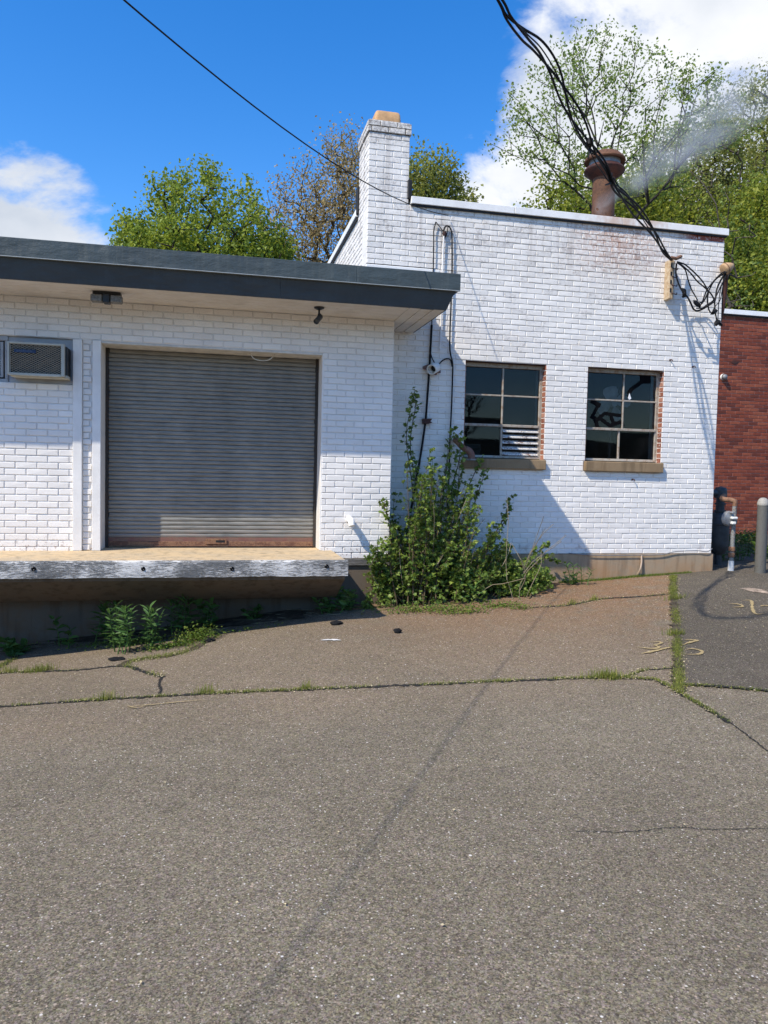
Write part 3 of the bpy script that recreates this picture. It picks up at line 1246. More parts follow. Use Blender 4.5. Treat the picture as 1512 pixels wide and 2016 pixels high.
# foundation and dock
MB().box(LX0, LX1-.01, YL-.035, YL+.4, -.8, .642).build('foundation', M['old_concrete'], dockb)
DFX = 1.262
dock = MB().box(LX0, DFX-.005, 7.372, YL-.037, .60, DOCK_Z).box(LX0, DFX-.005, YL-.036, YL+.003, .643, DOCK_Z-.001).box(DX0-.3, DX1-.001, YL+.004, YL+.5, .55, DOCK_Z-.0015).build('loading_dock', M['slab_concrete'], dockb)
bx = MB()
n = 60
V, Fs = [], []
for i in range(n+1):
    X = LX0+(DFX+.012-LX0)*i/n
    j = lambda s: random.uniform(-s, s)
    V += [(X, 7.302+j(.003), .584+j(.004)), (X, 7.300+j(.003), .65), (X, 7.303+j(.003), DOCK_Z-.010+j(.003)), (X, 7.316, DOCK_Z+.004+j(.002)), (X, 7.371, DOCK_Z+.004), (X, 7.371, .584)]
    if i:
        a = (i-1)*6
        for k in range(6):
            Fs.append((a+k, a+6+k, a+6+(k+1) % 6, a+(k+1) % 6))
Fs += [tuple(range(6)), tuple(n*6+k for k in range(6))]
bx.add(V, Fs)
bx.build('edge_beam', M['peeled_timber'], dock)
for px in (66, 282, 457, 643):
    c = at(px, 1120 if px < 500 else 1115, 7.30)
    MB().lathe([(0, .004), (.012, .012), (.016, .008), (.021, .004), (.021, -.01)], (c[0], 7.302, c[2]), (0, -1, 0), 14).build('bolt', M['bolt_black'], dock, True)
MB().prism([(7.373, .571), (7.378, .545), (7.92, .275), (8.264, .262), (8.264, .598), (7.372, .598)], LX0, DFX-.006, 'yz').build('haunch', M['old_concrete'], dock)
MB().cbox(DFX+.05, LX1-.01, YL-.06, YL-.036, .57, .645, .004).build('base_board', M['grey_timber'], dockb)

# ------------------------------------------------------------------ white worn brick boiler house with chimney
RX0, RX1, RZ0, RZT = 1.71, 6.53, .62, 4.83
boil = thing('boiler_house', 'tall worn white brick building with chimney, two dark windows and white coping', 'building', (4, 10, .3))
W1 = (2.985, 4.05, 1.82, 3.02)
W2 = (4.63, 5.71, 1.82, 3.03)
wb = MB().wall(RX0, RX1, YR+.010, YR+.30, RZ0, RZT, [W1, W2])
wb.box(RX0+.007, RX0+.3, YR+.3, 15.0, RZ0, RZT)
wb.box(RX1-.3, RX1-.007, YR+.3, 15.0, -.2, RZT)
wb.box(RX0+.3, RX1-.3, 14.7, 15.0, -.2, RZT)
rwall = wb.build('wall', M['worn_mortar'], boil)


def rseg(i, za, zb):
    zm = (za+zb)/2
    cuts = [(w[0], w[1]) for w in (W1, W2) if w[2]-.13 < zm < w[3] and True]
    cuts = []
    for w in (W1, W2):
        if w[2] < zm < w[3]:
            cuts.append((w[0], w[1]))
        elif w[2]-.13 < zm <= w[2]:
            cuts.append((w[0]-.02, w[1]+.02))
    return spans(RX0, RX1, cuts)


lay(rwall, M['worn_brick'], (0, YR, 0), 0, rseg, RZ0, 63, phase=RX1-.0, keep=232, seed=9,
    hidden=lambda c: (c[0] < 2.5 and 3.3 < c[2] < 4.0) or c[0] < 1.93 and c[2] < 3.6 or (c[0] < 3.3 and c[2] < 1.7))
lay(rwall, M['worn_brick'], (RX0, 0, 0), -math.pi/2, lambda i, a, b: [(-15.0, -(YR+.03))], 3.62, 18, phase=-YR-.03-.1, keep=0, seed=12)
# inside: dark room
MB().box(RX0+.31, RX1-.31, YR+.31, 14.69, .15, .2).box(RX0+.31, RX1-.31, YR+.31, 14.69, 4.6, 4.66).box(RX0+.302, RX0+.31, YR+.31, 14.69, .2, 4.6).box(RX1-.31, RX1-.302, YR+.31, 14.69, .2, 4.6).box(RX0+.31, RX1-.31, 11.6, 11.7, .2, 4.6).build('room_lining', M['dark_interior'], boil)
MB().box(RX0+.02, RX1-.02, YR+.31, 14.98, 4.70, 4.78).build('roof', M['roofing'], boil)
MB().box(RX0+.01, RX1+.012, YR-.022, YR+.28, -.5, RZ0-.004).box(RX1-.28, RX1+.012, YR+.28, 14.9, -.5, RZ0-.004).build('foundation', M['concrete'], boil)
# coping
cx = [2.235, 3.55, 5.02, RX1+.03]
for k, (a, b_) in enumerate(zip(cx, cx[1:])):
    MB().cbox(a, b_-.004, YR-.045-.002*(k % 2), YR+.33, RZT+.004, RZT+.088+.001*k, .004).build('coping', M['coping_metal'], boil)
MB().box(2.24, RX1+.012, YR-.028, YR+.006, RZT-.018, RZT+.003).build('coping_shadow_strip', M['black_membrane'], boil)  # black drip line doubling as painted shadow under the coping
for k, (a, b_) in enumerate(((9.56, 12.0), (12.0, 15.02))):
    MB().cbox(RX0-.035, RX0+.33, a, b_-.004, RZT+.004, RZT+.09, .004).build('coping', M['white_metal'], boil)
MB().box(RX0-.022, RX0+.003, 9.56, 15.0, RZT-.03, RZT+.003).build('coping_shadow_strip', M['black_membrane'], boil)  # same painted shadow line under the side coping
# old flashing ledge above the low roof
MB().cbox(RX0-.006, 2.61, YR-.022, YR+.006, 4.035, 4.085, .006).build('flashing_ledge', M['white_metal'], boil)
MB().box(RX0-.002, 2.60, YR-.004, YR+.006, 4.085, 4.10).build('ledge_gap', M['black_membrane'], boil)  # black strip painted in for the darkness of the gap above the ledge
# chimney
CX0, CX1, CY1, CZ1 = RX0, 2.212, 9.555, RZT+.05+13*CH
CB = RZT-.01
chim = MB().box(CX0+.007, CX1-.007, YR+.007, CY1-.007, RZT, 5.775).build('chimney', M['worn_mortar'], boil)
nco = 12
lay(chim, M['worn_brick'], (0, YR, 0), 0, lambda i, a, b: [(CX0, CX1)], RZT, nco, phase=CX1, keep=60, seed=21, wobble=.002)
lay(chim, M['worn_brick'], (CX0, 0, 0), -math.pi/2, lambda i, a, b: [(-CY1, -YR-.03)], RZT, nco, phase=-CY1, keep=0, seed=22)
lay(chim, M['worn_brick'], (CX1, 0, 0), math.pi/2, lambda i, a, b: [(YR+.03, CY1)], RZT, nco, phase=CY1, keep=0, seed=23)
zc = RZT+nco*CH
lay(chim, M['worn_brick'], (0, YR-.016, 0), 0, lambda i, a, b: [(CX0-.016, CX1+.016)], zc, 2, phase=CX1-.06, keep=8, seed=24)
lay(chim, M['worn_brick'], (CX0-.016, 0, 0), -math.pi/2, lambda i, a, b: [(-CY1-.016, -YR-.014)], zc, 2, phase=-CY1+.05, keep=0, seed=25)
lay(chim, M['worn_brick'], (CX1+.016, 0, 0), math.pi/2, lambda i, a, b: [(YR+.014, CY1+.016)], zc, 2, phase=CY1, keep=0, seed=26)
MB().box(CX0+.0, CX1-.0, YR-.0, CY1, zc-.002, zc+2*CH-.006).build('chimney_core', M['old_concrete'], chim)
zt = zc+2*CH-.006
MB().add([(CX0-.01, YR-.01, zt), (CX1+.01, YR-.01, zt), (CX1+.01, CY1+.01, zt), (CX0-.01, CY1+.01, zt), (1.80, 9.05, zt+.045), (2.14, 9.05, zt+.045), (2.14, 9.45, zt+.045), (1.80, 9.45, zt+.045)],
         [(0, 1, 5, 4), (1, 2, 6, 5), (2, 3, 7, 6), (3, 0, 4, 7), (4, 5, 6, 7)]).build('mortar_cap', M['old_concrete'], chim)
fl, n = MB(), 28
prf = []
for (hx, hy, z) in ((.165, .185, zt), (.163, .183, zt+.10), (.156, .176, zt+.165), (.143, .163, zt+.19), (.115, .135, zt+.193), (.11, .13, zt+.10)):
    ring = []
    for k in range(n):
        a = 2*math.pi*k/n
        c, s_ = math.cos(a), math.sin(a)
        ring.append((1.965+hx*math.copysign(abs(c)**.22, c), 9.25+hy*math.copysign(abs(s_)**.22, s_), z))
    prf.append(ring)
fl.add([p for r in prf for p in r], [(i*n+k, i*n+(k+1) % n, (i+1)*n+(k+1) % n, (i+1)*n+k) for i in range(5) for k in range(n)])
fl.build('flue_tile', M['clay'], chim, True)
MB().cbox(CX1-.02, CX1+.035, YR-.02, YR+.4, RZT+.06, RZT+.29, .012).build('roof_membrane', M['black_membrane'], chim)
MB().cbox(CX0-.03, CX0+.012, 9.50, 9.60, RZT+.02, RZT+.36, .01).build('roof_membrane', M['black_membrane'], chim)


# windows
def sash(x0, x1, z0, z1, y, mull, rows, lower_shift, seed):
    """steel sash window: returns the window part"""
    f = .028
    mb = MB()
    mb.cbox(x0, x0+f, y, y+.05, z0, z1, .004)
    mb.cbox(x1-f-.012, x1, y, y+.05, z0, z1, .004)
    mb.cbox(x0+f, x1-f-.012, y, y+.05, z1-.05, z1, .004)
    mb.cbox(x0+f, x1-f-.012, y, y+.05, z0, z0+.03, .004)
    w = mb.build('window', M['sash_paint'], boil)
    zs = [z0+.03, rows[0], rows[1], z1-.05]
    MB().cbox(x0+f, x1-f-.012, y-.012, y+.045, rows[0]-.016, rows[0]+.016, .004).build('transom_bar', M['sash_paint'], w)
    MB().cbox(x0+f, x1-f-.012, y+.004, y+.04, rows[1]-.010, rows[1]+.010, .003).build('glazing_bar', M['sash_paint'], w)
    MB().cbox(mull-.010, mull+.010, y+.002, y+.042, rows[0]+.016, z1-.05, .003).build('glazing_bar', M['sash_paint'], w)
    ml = mull+lower_shift
    MB().cbox(ml-.012, ml+.012, y+.002, y+.042, z0+.03, rows[0]-.016, .003).build('glazing_bar', M['sash_paint'], w)
    return w, [(x0+f, mull-.010), (mull+.010, x1-f-.012)], zs, ml


def pane(w, x0, x1, z0, z1, y, tilt=0., yaw=0.):
    dy = tilt
    MB().add([(x0, y, z0), (x1, y+yaw, z0), (x1, y+dy+yaw, z1), (x0, y+dy, z1), (x0, y+.004, z0), (x1, y+.004+yaw, z0), (x1, y+.004+dy+yaw, z1), (x0, y+.004+dy, z1)],
             [(0, 1, 2, 3), (7, 6, 5, 4), (0, 4, 5, 1), (1, 5, 6, 2), (2, 6, 7, 3), (3, 7, 4, 0)]).build('pane', M['glass'], w)


WY = 9.045
FX = lambda px, py: at(px, py, WY)
r1 = [float(at(990, 838, WY)[2]), float(at(990, 779, WY)[2])]
m1 = float(at(990, 780, WY)[0])
w1, cols, zs, ml = sash(W1[0], W1[1], W1[2]+.012, W1[3]-.005, WY, m1, r1, 0., 1)
for r in range(3):
    for c in range(2):
        if r == 0 and c == 1:
            continue
        pane(w1, cols[c][0], cols[c][1], zs[r]+(.016 if r else 0), zs[r+1]-.010, WY+.02, random.uniform(-.004, .004), random.uniform(-.003, .003))
# louvre in the lower right light
lx0, lx1, lz0, lz1 = ml+.012, W1[1]-.04, zs[0], zs[1]-.016
for i in range(5):
    zz = lz0+.008+(lz1-lz0)*i/5
    h = (lz1-lz0)/5
    MB().add([(lx0, WY-.012, zz), (lx1, WY-.012, zz), (lx1, WY+.04, zz+h*.52), (lx0, WY+.04, zz+h*.52), (lx0, WY-.012, zz+.012), (lx1, WY-.012, zz+.012), (lx1, WY+.04, zz+h*.52+.006), (lx0, WY+.04, zz+h*.52+.006)],
             [(0, 1, 2, 3), (7, 6, 5, 4), (0, 4, 5, 1), (1, 5, 6, 2), (2, 6, 7, 3), (3, 7, 4, 0)]).build('louver_slat', M['louver_paint'], w1)
MB().box(lx0, lx1, WY+.075, WY+.08, lz0, lz1).build('louver_back', M['black_membrane'], w1)
r2 = [float(at(1227, 846, WY)[2]), float(at(1227, 789, WY)[2])]
m2 = float(at(1228, 780, WY)[0])
w2, cols2, zs2, ml2 = sash(W2[0], W2[1], W2[2]+.012, W2[3]-.005, WY, m2, r2, -.045, 2)
for r in range(3):
    cc = cols2 if r else [(cols2[0][0], ml2-.012), (ml2+.012, cols2[1][1])]
    for c in range(2):
        pane(w2, cc[c][0], cc[c][1], zs2[r]+(.016 if r else 0), zs2[r+1]-.010, WY+.02, random.uniform(-.004, .004), random.uniform(-.003, .003))


def tape(pts, w=.028):
    """strips of black tape stuck on the panes"""
    P = [at(880+x/3.287, 680+y/3.287, WY+.014) for x, y in pts]
    for a, b_ in zip(P, P[1:]):
        d = b_-a
        d[1] = 0
        L = np.linalg.norm(d)
        d /= L
        nn = np.array([-d[2], 0, d[0]])*w/2
        q = [a-nn-d*.01, b_-nn+d*.01, b_+nn+d*.01, a+nn-d*.01]
        y = WY+.0125+random.uniform(0, .004)
        MB().prism([(p[0], p[2]) for p in q], y, y+.0015).build('tape_strip', M['black_tape'], w2)


tape([(935, 360), (990, 388)], .055)
tape([(985, 378), (935, 470)], .045)
tape([(955, 465), (975, 525)], .05)
tape([(975, 480), (1020, 440), (1130, 455)], .045)
tape([(990, 470), (1055, 520), (1130, 495), (1138, 520)], .045)
tape([(1060, 455), (1080, 505)], .045)
tape([(1255, 215), (1315, 215)], .13)
tape([(1275, 225), (1195, 285), (1178, 310)], .05)
P = [at(880+x/3.287, 680+y/3.287, WY+.012) for x, y in ((1170, 340), (1180, 308), (1192, 345), (1178, 352))]
MB().prism([(p[0], p[2]) for p in P], WY+.009, WY+.0105).build('peeling_label', M['white_metal'], w2)
# fan behind the glass
fan = thing('wall_fan', 'pale metal fan blades behind the taped right-hand window', 'fan', (4.98, 9.42, 2.3))
hub = np.array([at(1208, 795, 9.42)[0], 9.42, at(1208, 795, 9.42)[2]])
for k in range(4):
    a = math.radians(18+90*k)
    ax = np.array([math.cos(a), 0, math.sin(a)])
    pr = np.array([-math.sin(a), 0, math.cos(a)])
    V = []
    for r, w in ((.04, .03), (.10, .075), (.17, .10), (.22, .08), (.24, .03)):
        for s_ in (-1, 1):
            q = hub+ax*r+pr*w*s_
            V.append((q[0], q[1]+s_*.03, q[2]))
    n5 = len(V)
    MB().add(V+[(v[0], v[1]+.003, v[2]) for v in V], [(2*i, 2*i+1, 2*i+3, 2*i+2) for i in range(4)]+[(n5+2*i+2, n5+2*i+3, n5+2*i+1, n5+2*i) for i in range(4)]).build('blade', M['fan_metal'], fan, True)
MB().lathe([(0, -.03), (.04, -.028), (.045, 0), (.045, .05), (0, .05)], hub, (0, 1, 0), 16).build('hub', M['fan_metal'], fan, True)
MB().cbox(hub[0]-.015, hub[0]+.015, 9.48, 9.51, .2, hub[2], .003).build('post', M['dark_metal'], fan)
# things one can make out inside
crate = MB().cbox(3.05, 3.42, 9.55, 9.85, 1.55, 2.02, .006).cbox(3.05, 3.42, 9.54, 9.55, 1.6, 1.63, .003).cbox(3.05, 3.42, 9.54, 9.55, 1.95, 1.98, .003).cbox(3.08, 3.12, 9.6, 9.8, .2, 1.55, .004).cbox(3.35, 3.39, 9.6, 9.8, .2, 1.55, .004)
tag(crate.build('cabinet', M['interior_pale'], None), 'pale cabinet standing inside behind the louvered left window', 'cabinet')

for (wn_, W, zz) in (('a', W1, 1), ('b', W2, 2)):
    MB().cbox(W[0]-.018, W[1]+.018, YR-.055, WY+.03, W[2]-.128, W[2]-.001, .008).build('sill', M['sill_stone'], boil)
    rj = random.Random(zz)
    # unpainted red bricks of the right reveal, painted ones on the left
    for side in (0, 1):
        i = 0
        z = W[2]
        while z < W[3]-.02:
            L = WY-YR-.012
            hgt = min(.058, W[3]-z-.01)
            Vv, Fv = brick_shape(L, hgt, .03, rj)
            o = link('brick', mesh_arrays('brick', Vv, [Fv], False, M['jamb_brick']), rwall, ((W[1]-.006 if side else W[0]+.006), YR+.006+L/2, z+.031))
            o.rotation_euler = (0, 0, -math.pi/2 if side else math.pi/2)
            z += CH
            i += 1
    MB().box(W[0], W[1], YR+.012, WY+.05, W[3]-.0045, W[3]-.001).build('window_head', M['rust_dark'], boil)

# ------------------------------------------------------------------ red brick building behind
YB = 12.9
red = thing('red_brick_building', 'red brick building with white coping behind the gas meter', 'building', (11, 14, .4))
redw = MB().box(6.9, 16, YB+.008, YB+.35, .56, 4.80).box(15.65, 16, YB+.35, 18, .56, 4.8).build('wall', M['red_mortar'], red)
lay(redw, M['red_brick'], (0, YB, 0), 0, lambda i, a, b: [(8.6, 16.0)], .565, 63, phase=.07, keep=300, seed=31)
MB().cbox(6.9, 16.05, YB-.05, YB+.4, 4.80, 4.89, .004).build('coping', M['white_metal'], red)
MB().box(6.9, 16.0, YB-.03, YB+.007, 4.775, 4.80).build('coping_shadow_strip', M['black_membrane'], red)  # black strip as painted shadow below the red building's coping
MB().box(6.9, 16.0, YB-.03, YB+.3, -.3, .565).build('foundation', M['old_concrete'], red)
MB().box(6.9, 16.0, YB+.35, 18, 4.6, 4.7).build('roof', M['roofing'], red)
hl = at(1447, 713, YB)
MB().prism([(hl[0]-.10, hl[2]-.01), (hl[0]-.05, hl[2]+.035), (hl[0]+.09, hl[2]+.02), (hl[0]+.06, hl[2]-.02), (hl[0], hl[2]-.05)], YB-.004, YB+.006).build('broken_brick_hole', M['rust_dark'], red)

# ------------------------------------------------------------------ flue pipe, steam
stk = thing('flue_pipe', 'rusty steel flue pipe with domed cap rising above the white coping', 'flue pipe', (5.10, 9.6, 4.78))
SX, SY = 5.10, 9.6
MB().lathe([(.152, 4.74), (.150, 5.72)], (SX, SY, 0), n=32).build('pipe', M['rust_stack'], stk, True)
MB().lathe([(.17, 4.78), (.30, 4.79), (.30, 4.80), (.18, 4.86), (.153, 4.95)], (SX, SY, 0), n=32).build('roof_collar', M['rust_dark'], stk, True)
MB().lathe([(.150, 5.66), (.20, 5.70), (.268, 5.755), (.272, 5.77), (.255, 5.80), (.21, 5.83)], (SX, SY, 0), n=32).build('lower_flange', M['rust_dark'], stk, True)
MB().lathe([(.205, 5.79), (.208, 5.91)], (SX, SY, 0), n=32).build('band', M['grey_metal'], stk, True)
MB().lathe([(.20, 5.895), (.268, 5.885), (.274, 5.90), (.262, 5.925), (.20, 5.985), (.12, 6.02), (.0, 6.035)], (SX, SY, 0), n=32).build('cap', M['rust_stack'], stk, True)

p0, p1 = at(1176, 412, 9.38), at(1540, 130, 11.3)
axis = Vector(p1-p0)
L = axis.length
cone = MB().lathe([(.02, 0), (.13, .04), (.17, .25), (.20, .5), (.30, 1.0), (.42, 1.6), (.56, L), (.0, L+.05)], (0, 0, 0), n=20)
b = Mat('steam')
oc = b.objco()
sp_ = b.sep(oc)
rad = b.math('SQRT', b.math('ADD', b.math('POWER', sp_[0], 2.), b.math('POWER', sp_[1], 2.)))
lim = b.math('ADD', b.math('MULTIPLY', sp_[2], .155), .125)
fall = b.rng(b.math('DIVIDE', rad, lim), .0, 1.0, 1., 0.)
ns = b.noise(b.mapping(oc, (1, 1, .7)), 3.0, 4, .55, .3)
den = b.math('MULTIPLY', fall, b.rng(ns, .38, .70))
den = b.math('MULTIPLY', den, b.rng(sp_[2], .25, .8, 13., 3.4))
den = b.math('MULTIPLY', den, b.rng(sp_[2], .8, L, 1., .05, smooth=False))
den = b.math('MULTIPLY', den, b.rng(sp_[2], L*.80, L, 1., 0.))
pv = b.n('ShaderNodeVolumePrincipled')
pv.inputs['Color'].default_value = (.99, .99, .99, 1)
pv.inputs['Anisotropy'].default_value = .2
b.put(pv.inputs['Density'], den)
b.t.links.new(pv.outputs[0], b.out.inputs['Volume'])
steam = cone.build('steam', b.m, None, True)
steam.location = [float(v) for v in p0]
steam.rotation_euler = axis.to_track_quat('Z', 'Y').to_euler()
tag(steam, 'thin white steam drifting up to the right past the rusty flue pipe', None, kind='stuff')

# ------------------------------------------------------------------ air conditioner
ac = thing('air_conditioner', 'window air conditioner with cream frame and metal mesh grille in the grey panel', 'air conditioner', (-1.76, 8.2, 2.5))
ax0, ax1, az0, az1, ay = -2.025, -1.497, 2.497, 2.822, 8.12
MB().cbox(ax0+.02, ax1+.018, ay+.036, YL+.05, az0+.02, az1-.02, .004).build('body', M['black_plastic'], ac)
fr = MB()
fr.cbox(ax0, ax0+.018, ay-.004, ay+.035, az0, az1, .003)
fr.cbox(ax1-.032, ax1, ay-.004, ay+.05, az0, az1, .003)
fr.cbox(ax0+.018, ax1-.032, ay-.004, ay+.035, az1-.02, az1, .003)
fr.cbox(ax0+.018, ax1-.032, ay-.006, ay+.06, az0-.004, az0+.022, .003)
fr.build('frame', M['cream_metal'], ac)
MB().cbox(ax0+.02, ax1+.022, ay+.0355, YL+.06, az0-.012, az0+.0195, .003).build('base_pan', M['cream_metal'], ac)
g = MB()
gx0, gx1, gz0, gz1 = ax0+.018, ax1-.032, az0+.022, az1-.02
nxg, nzg = 24, 26
dx, dz = (gx1-gx0)/nxg, (gz1-gz0)/nzg
for j in range(nzg):
    for i in range(nxg):
        xa = gx0+i*dx
        za = gz0+j*dz
        s_ = 1 if (i+j) % 2 else -1
        a, c = (xa, za if s_ > 0 else za+dz), (xa+dx, za+dz if s_ > 0 else za)
        w = .0016
        g.add([(a[0], ay+.012, a[1]-w), (c[0], ay+.012, c[1]-w), (c[0], ay+.008, c[1]+w), (a[0], ay+.008, a[1]+w)], [(0, 1, 2, 3)])
g.build('grille', M['cream_metal'], ac)
MB().cbox(ax0+.062, ax0+.262, ay+.001, ay+.008, az1-.105, az1-.072, .002).build('name_plate', M['blue_plate'], ac)
txt = bpy.data.curves.new('lettering', 'FONT')
txt.body = 'EMERSON'
txt.size = .026
txt.space_character = 1.35
txt.extrude = .0005
txt.materials.append(M['pale_print'])
to = bpy.data.objects.new('lettering_curve', txt)
COL.objects.link(to)
dg = bpy.context.evaluated_depsgraph_get()
tme = bpy.data.meshes.new_from_object(to.evaluated_get(dg))
bpy.data.objects.remove(to, do_unlink=True)
tme.materials.clear()
tme.materials.append(M['pale_print'])
to = bpy.data.objects.new('lettering', tme)
COL.objects.link(to)
to.parent = ac
to.location = Vector((ax0+.085, ay-.0005, az1-.098))-Vector(ac.location)
to.rotation_euler = (math.pi/2, 0, 0)

# ------------------------------------------------------------------ lamp and camera under the eave
fx = thing('floodlight', 'black box floodlight with two grey lenses under the eave', 'floodlight', (-1.06, 7.86, 3.31))
MB().cbox(-1.195, -.935, 7.85, 7.95, 3.282, 3.311, .003).build('base_plate', M['black_plastic'], fx)
for a in (-1.21, -1.031):
    MB().cbox(a, a+.112, 7.82, 7.91, 3.205, 3.277, .010).build('lens', M['lens_grey'], fx)
MB().cbox(-1.096, -1.033, 7.81, 7.92, 3.198, 3.281, .005).build('centre_strap', M['black_plastic'], fx)
sc_ = thing('security_camera', 'small black bullet security camera hanging under the eave', 'security camera', (1.01, 7.9, 3.31))
cxm, cym = 1.02, 7.9
MB().lathe([(.0, 3.285), (.025, 3.287), (.052, 3.300), (.055, 3.311)], (cxm, cym, 0), n=24).build('mount', M['black_plastic'], sc_, True)
MB().tube([(cxm, cym, 3.295), (cxm, cym, 3.245), (cxm+.002, cym-.005, 3.225)], .010, 10).build('stem', M['black_plastic'], sc_, True)
MB().lathe([(.0, -.02), (.018, -.016), (.020, .012), (0, .014)], (cxm+.004, cym, 3.23), (1, 0, 0), 14).build('knuckle', M['black_plastic'], sc_, True)
MB().lathe([(.0, -.03), (.022, -.026), (.028, -.01), (.028, .085), (.030, .087), (.030, .10), (.024, .10), (.022, .088), (0, .088)], (cxm+.012, cym+.02, 3.215), (-.42, -.55, -.55), 20).build('barrel', M['dark_metal'], sc_, True)

# ------------------------------------------------------------------ white spout on the brick pier
nz_c = at(688, 1028, YL)
nzl = MB().tube(spline([(nz_c[0]-.008, YL+.01, nz_c[2]+.03), (nz_c[0], YL-.05, nz_c[2]+.03), (nz_c[0]+.005, YL-.095, nz_c[2]+.012), (nz_c[0]+.01, YL-.115, nz_c[2]-.035)], 5), .037, 14)
tag(nzl.build('vent_spout', M['post_paint'], None, True), 'white painted vent spout on the brick pier right of the roll-up door', 'spout')

# ------------------------------------------------------------------ cables
def on_line(px, py, X0, Y0, s):
    d = ray(px, py)
    t = (X0-s*Y0)/(d[0]-s*d[1])
    return EYE+d*t


A0 = at(882, 425, YR-.03)
lp = [on_line(px, py, A0[0], A0[1], .68) for px, py in ((862, 417), (800, 391), (720, 353), (640, 303), (560, 251), (470, 186), (340, 92), (210, 0))]
far = [np.array([A0[0]+.68*(Y-A0[1]), Y, z]) for Y, z in ((1.6, 4.5), (-3, 5.1), (-9, 6.3))]
qa = np.array([A0]+lp+far)
cf = np.polyfit(qa[:, 1], qa[:, 2], 3, w=[6]+[2]*len(lp)+[.6]*len(far))
yy = np.linspace(A0[1], -9, 60)
c1 = MB().tube([np.array([A0[0]+.68*(y_-A0[1]), y_, np.polyval(cf, y_)]) for y_ in yy], .005, 8)
tag(c1.build('phone_cable', M['cable_black'], None, True), 'single thin black cable sagging from the sky to the wall beside the chimney', 'cable')

B0 = at(1322, 512, YR-.16)
bp = [on_line(px, py, B0[0], B0[1], 1.15) for px, py in ((1305, 492), (1288, 463), (1250, 412), (1212, 372), (1193, 330), (1163, 285), (1140, 240), (1112, 185), (1090, 138), (1062, 95), (1034, 68), (1002, 32), (985, 0))]
sl = abs((bp[-1][2]-bp[-5][2])/(bp[-1][1]-bp[-5][1]))
bfar = [np.array([bp[-1][0]-1.15*d_, bp[-1][1]-d_, bp[-1][2]+sl*d_+.33*d_*d_]) for d_ in (.35, .8, 1.4, 2.2, 3.2, 4.2)]
main = spline([B0]+bp+bfar, 8)
bun = thing('service_cable', 'bundle of twisted black service cables sweeping down to the tan rack on the right wall', 'cable', B0)
rl = random.Random(4)
for k in range(4):
    pts = []
    s_ = 0.
    for i, p in enumerate(main):
        if i:
            s_ += np.linalg.norm(p-main[i-1])
        amp = (.012+.046*abs(math.sin(s_*1.15+.5)))*min(1, .25+s_*.5)
        if k == 3:
            amp = .012+.05*max(0, math.sin(s_*1.6-2.2))**2
        ph = s_*2.4+k*2*math.pi/3+.7*math.sin(s_*1.7+k)
        d = main[min(i+1, len(main)-1)]-main[max(i-1, 0)]
        d = d/np.linalg.norm(d)
        e1 = np.cross(d, [0, 0, 1.])
        e1 /= np.linalg.norm(e1)
        e2 = np.cross(d, e1)
        pts.append(p+amp*(math.cos(ph)*e1+math.sin(ph)*e2))
    MB().tube(pts, .0105 if k < 3 else .006, 8).build('strand', M['cable_black'], bun, True)
# loose ends near the flue pipe
lo = lambda q: on_line(q[0], q[1], B0[0], B0[1], 1.15)
for pts_, r_ in (([(1163, 285), (1160, 300), (1158, 312)], .008), ([(1205, 340), (1203, 358), (1192, 364), (1205, 362), (1225, 372), (1245, 395)], .007),
                 ([(1207, 350), (1222, 372), (1250, 405), (1265, 430)], .007), ([(1170, 305), (1163, 299), (1178, 301), (1195, 322)], .006)):
    MB().tube(spline([lo(q) for q in pts_], 6), r_, 7).build('strand', M['cable_black'], bun, True)
kn = lo((1161, 281))
MB().lathe([(0, -.05), (.03, -.04), (.036, 0), (.03, .04), (0, .05)], kn, (.3, .3, .9), 10).build('clamp', M['cable_black'], bun, True)

# rack that anchors the cables
rk = thing('cable_rack', 'tan wooden rack with slotted metal strip holding the service cables', 'cable rack', at(1322, 550, YR))
ra, rb = at(1325, 512, YR-.10), at(1320, 589, YR-.10)
MB().cbox(ra[0]-.05, ra[0]+.005, YR-.12, YR+.004, rb[2], ra[2], .006).build('board', M['rack_wood'], rk)
MB().cbox(ra[0]+.0052, ra[0]+.03, YR-.10, YR+.004, rb[2]+.01, ra[2]-.005, .004).build('side_strip', M['rack_wood'], rk)
for i in range(4):
    zz = rb[2]+.06+i*.105
    MB().tube([(ra[0]-.02, YR-.122, zz+.02), (ra[0]-.005, YR-.145, zz), (ra[0]+.045, YR-.14, zz-.005), (ra[0]+.06, YR-.12, zz+.02)], .007, 6).build('hook', M['rust_dark'], rk, True)
    MB().cbox(ra[0]-.045, ra[0]-.02, YR-.126, YR-.1205, zz+.025, zz+.075, .003).build('slot', M['black_membrane'], rk)
MB().tube([(ra[0]-.07, YR-.16, ra[2]+.01), (ra[0]+.0, YR-.17, ra[2]+.0), (ra[0]+.09, YR-.13, ra[2]+.045)], .022, 8).build('anchor_clamp', M['rust_bar'], rk, True)
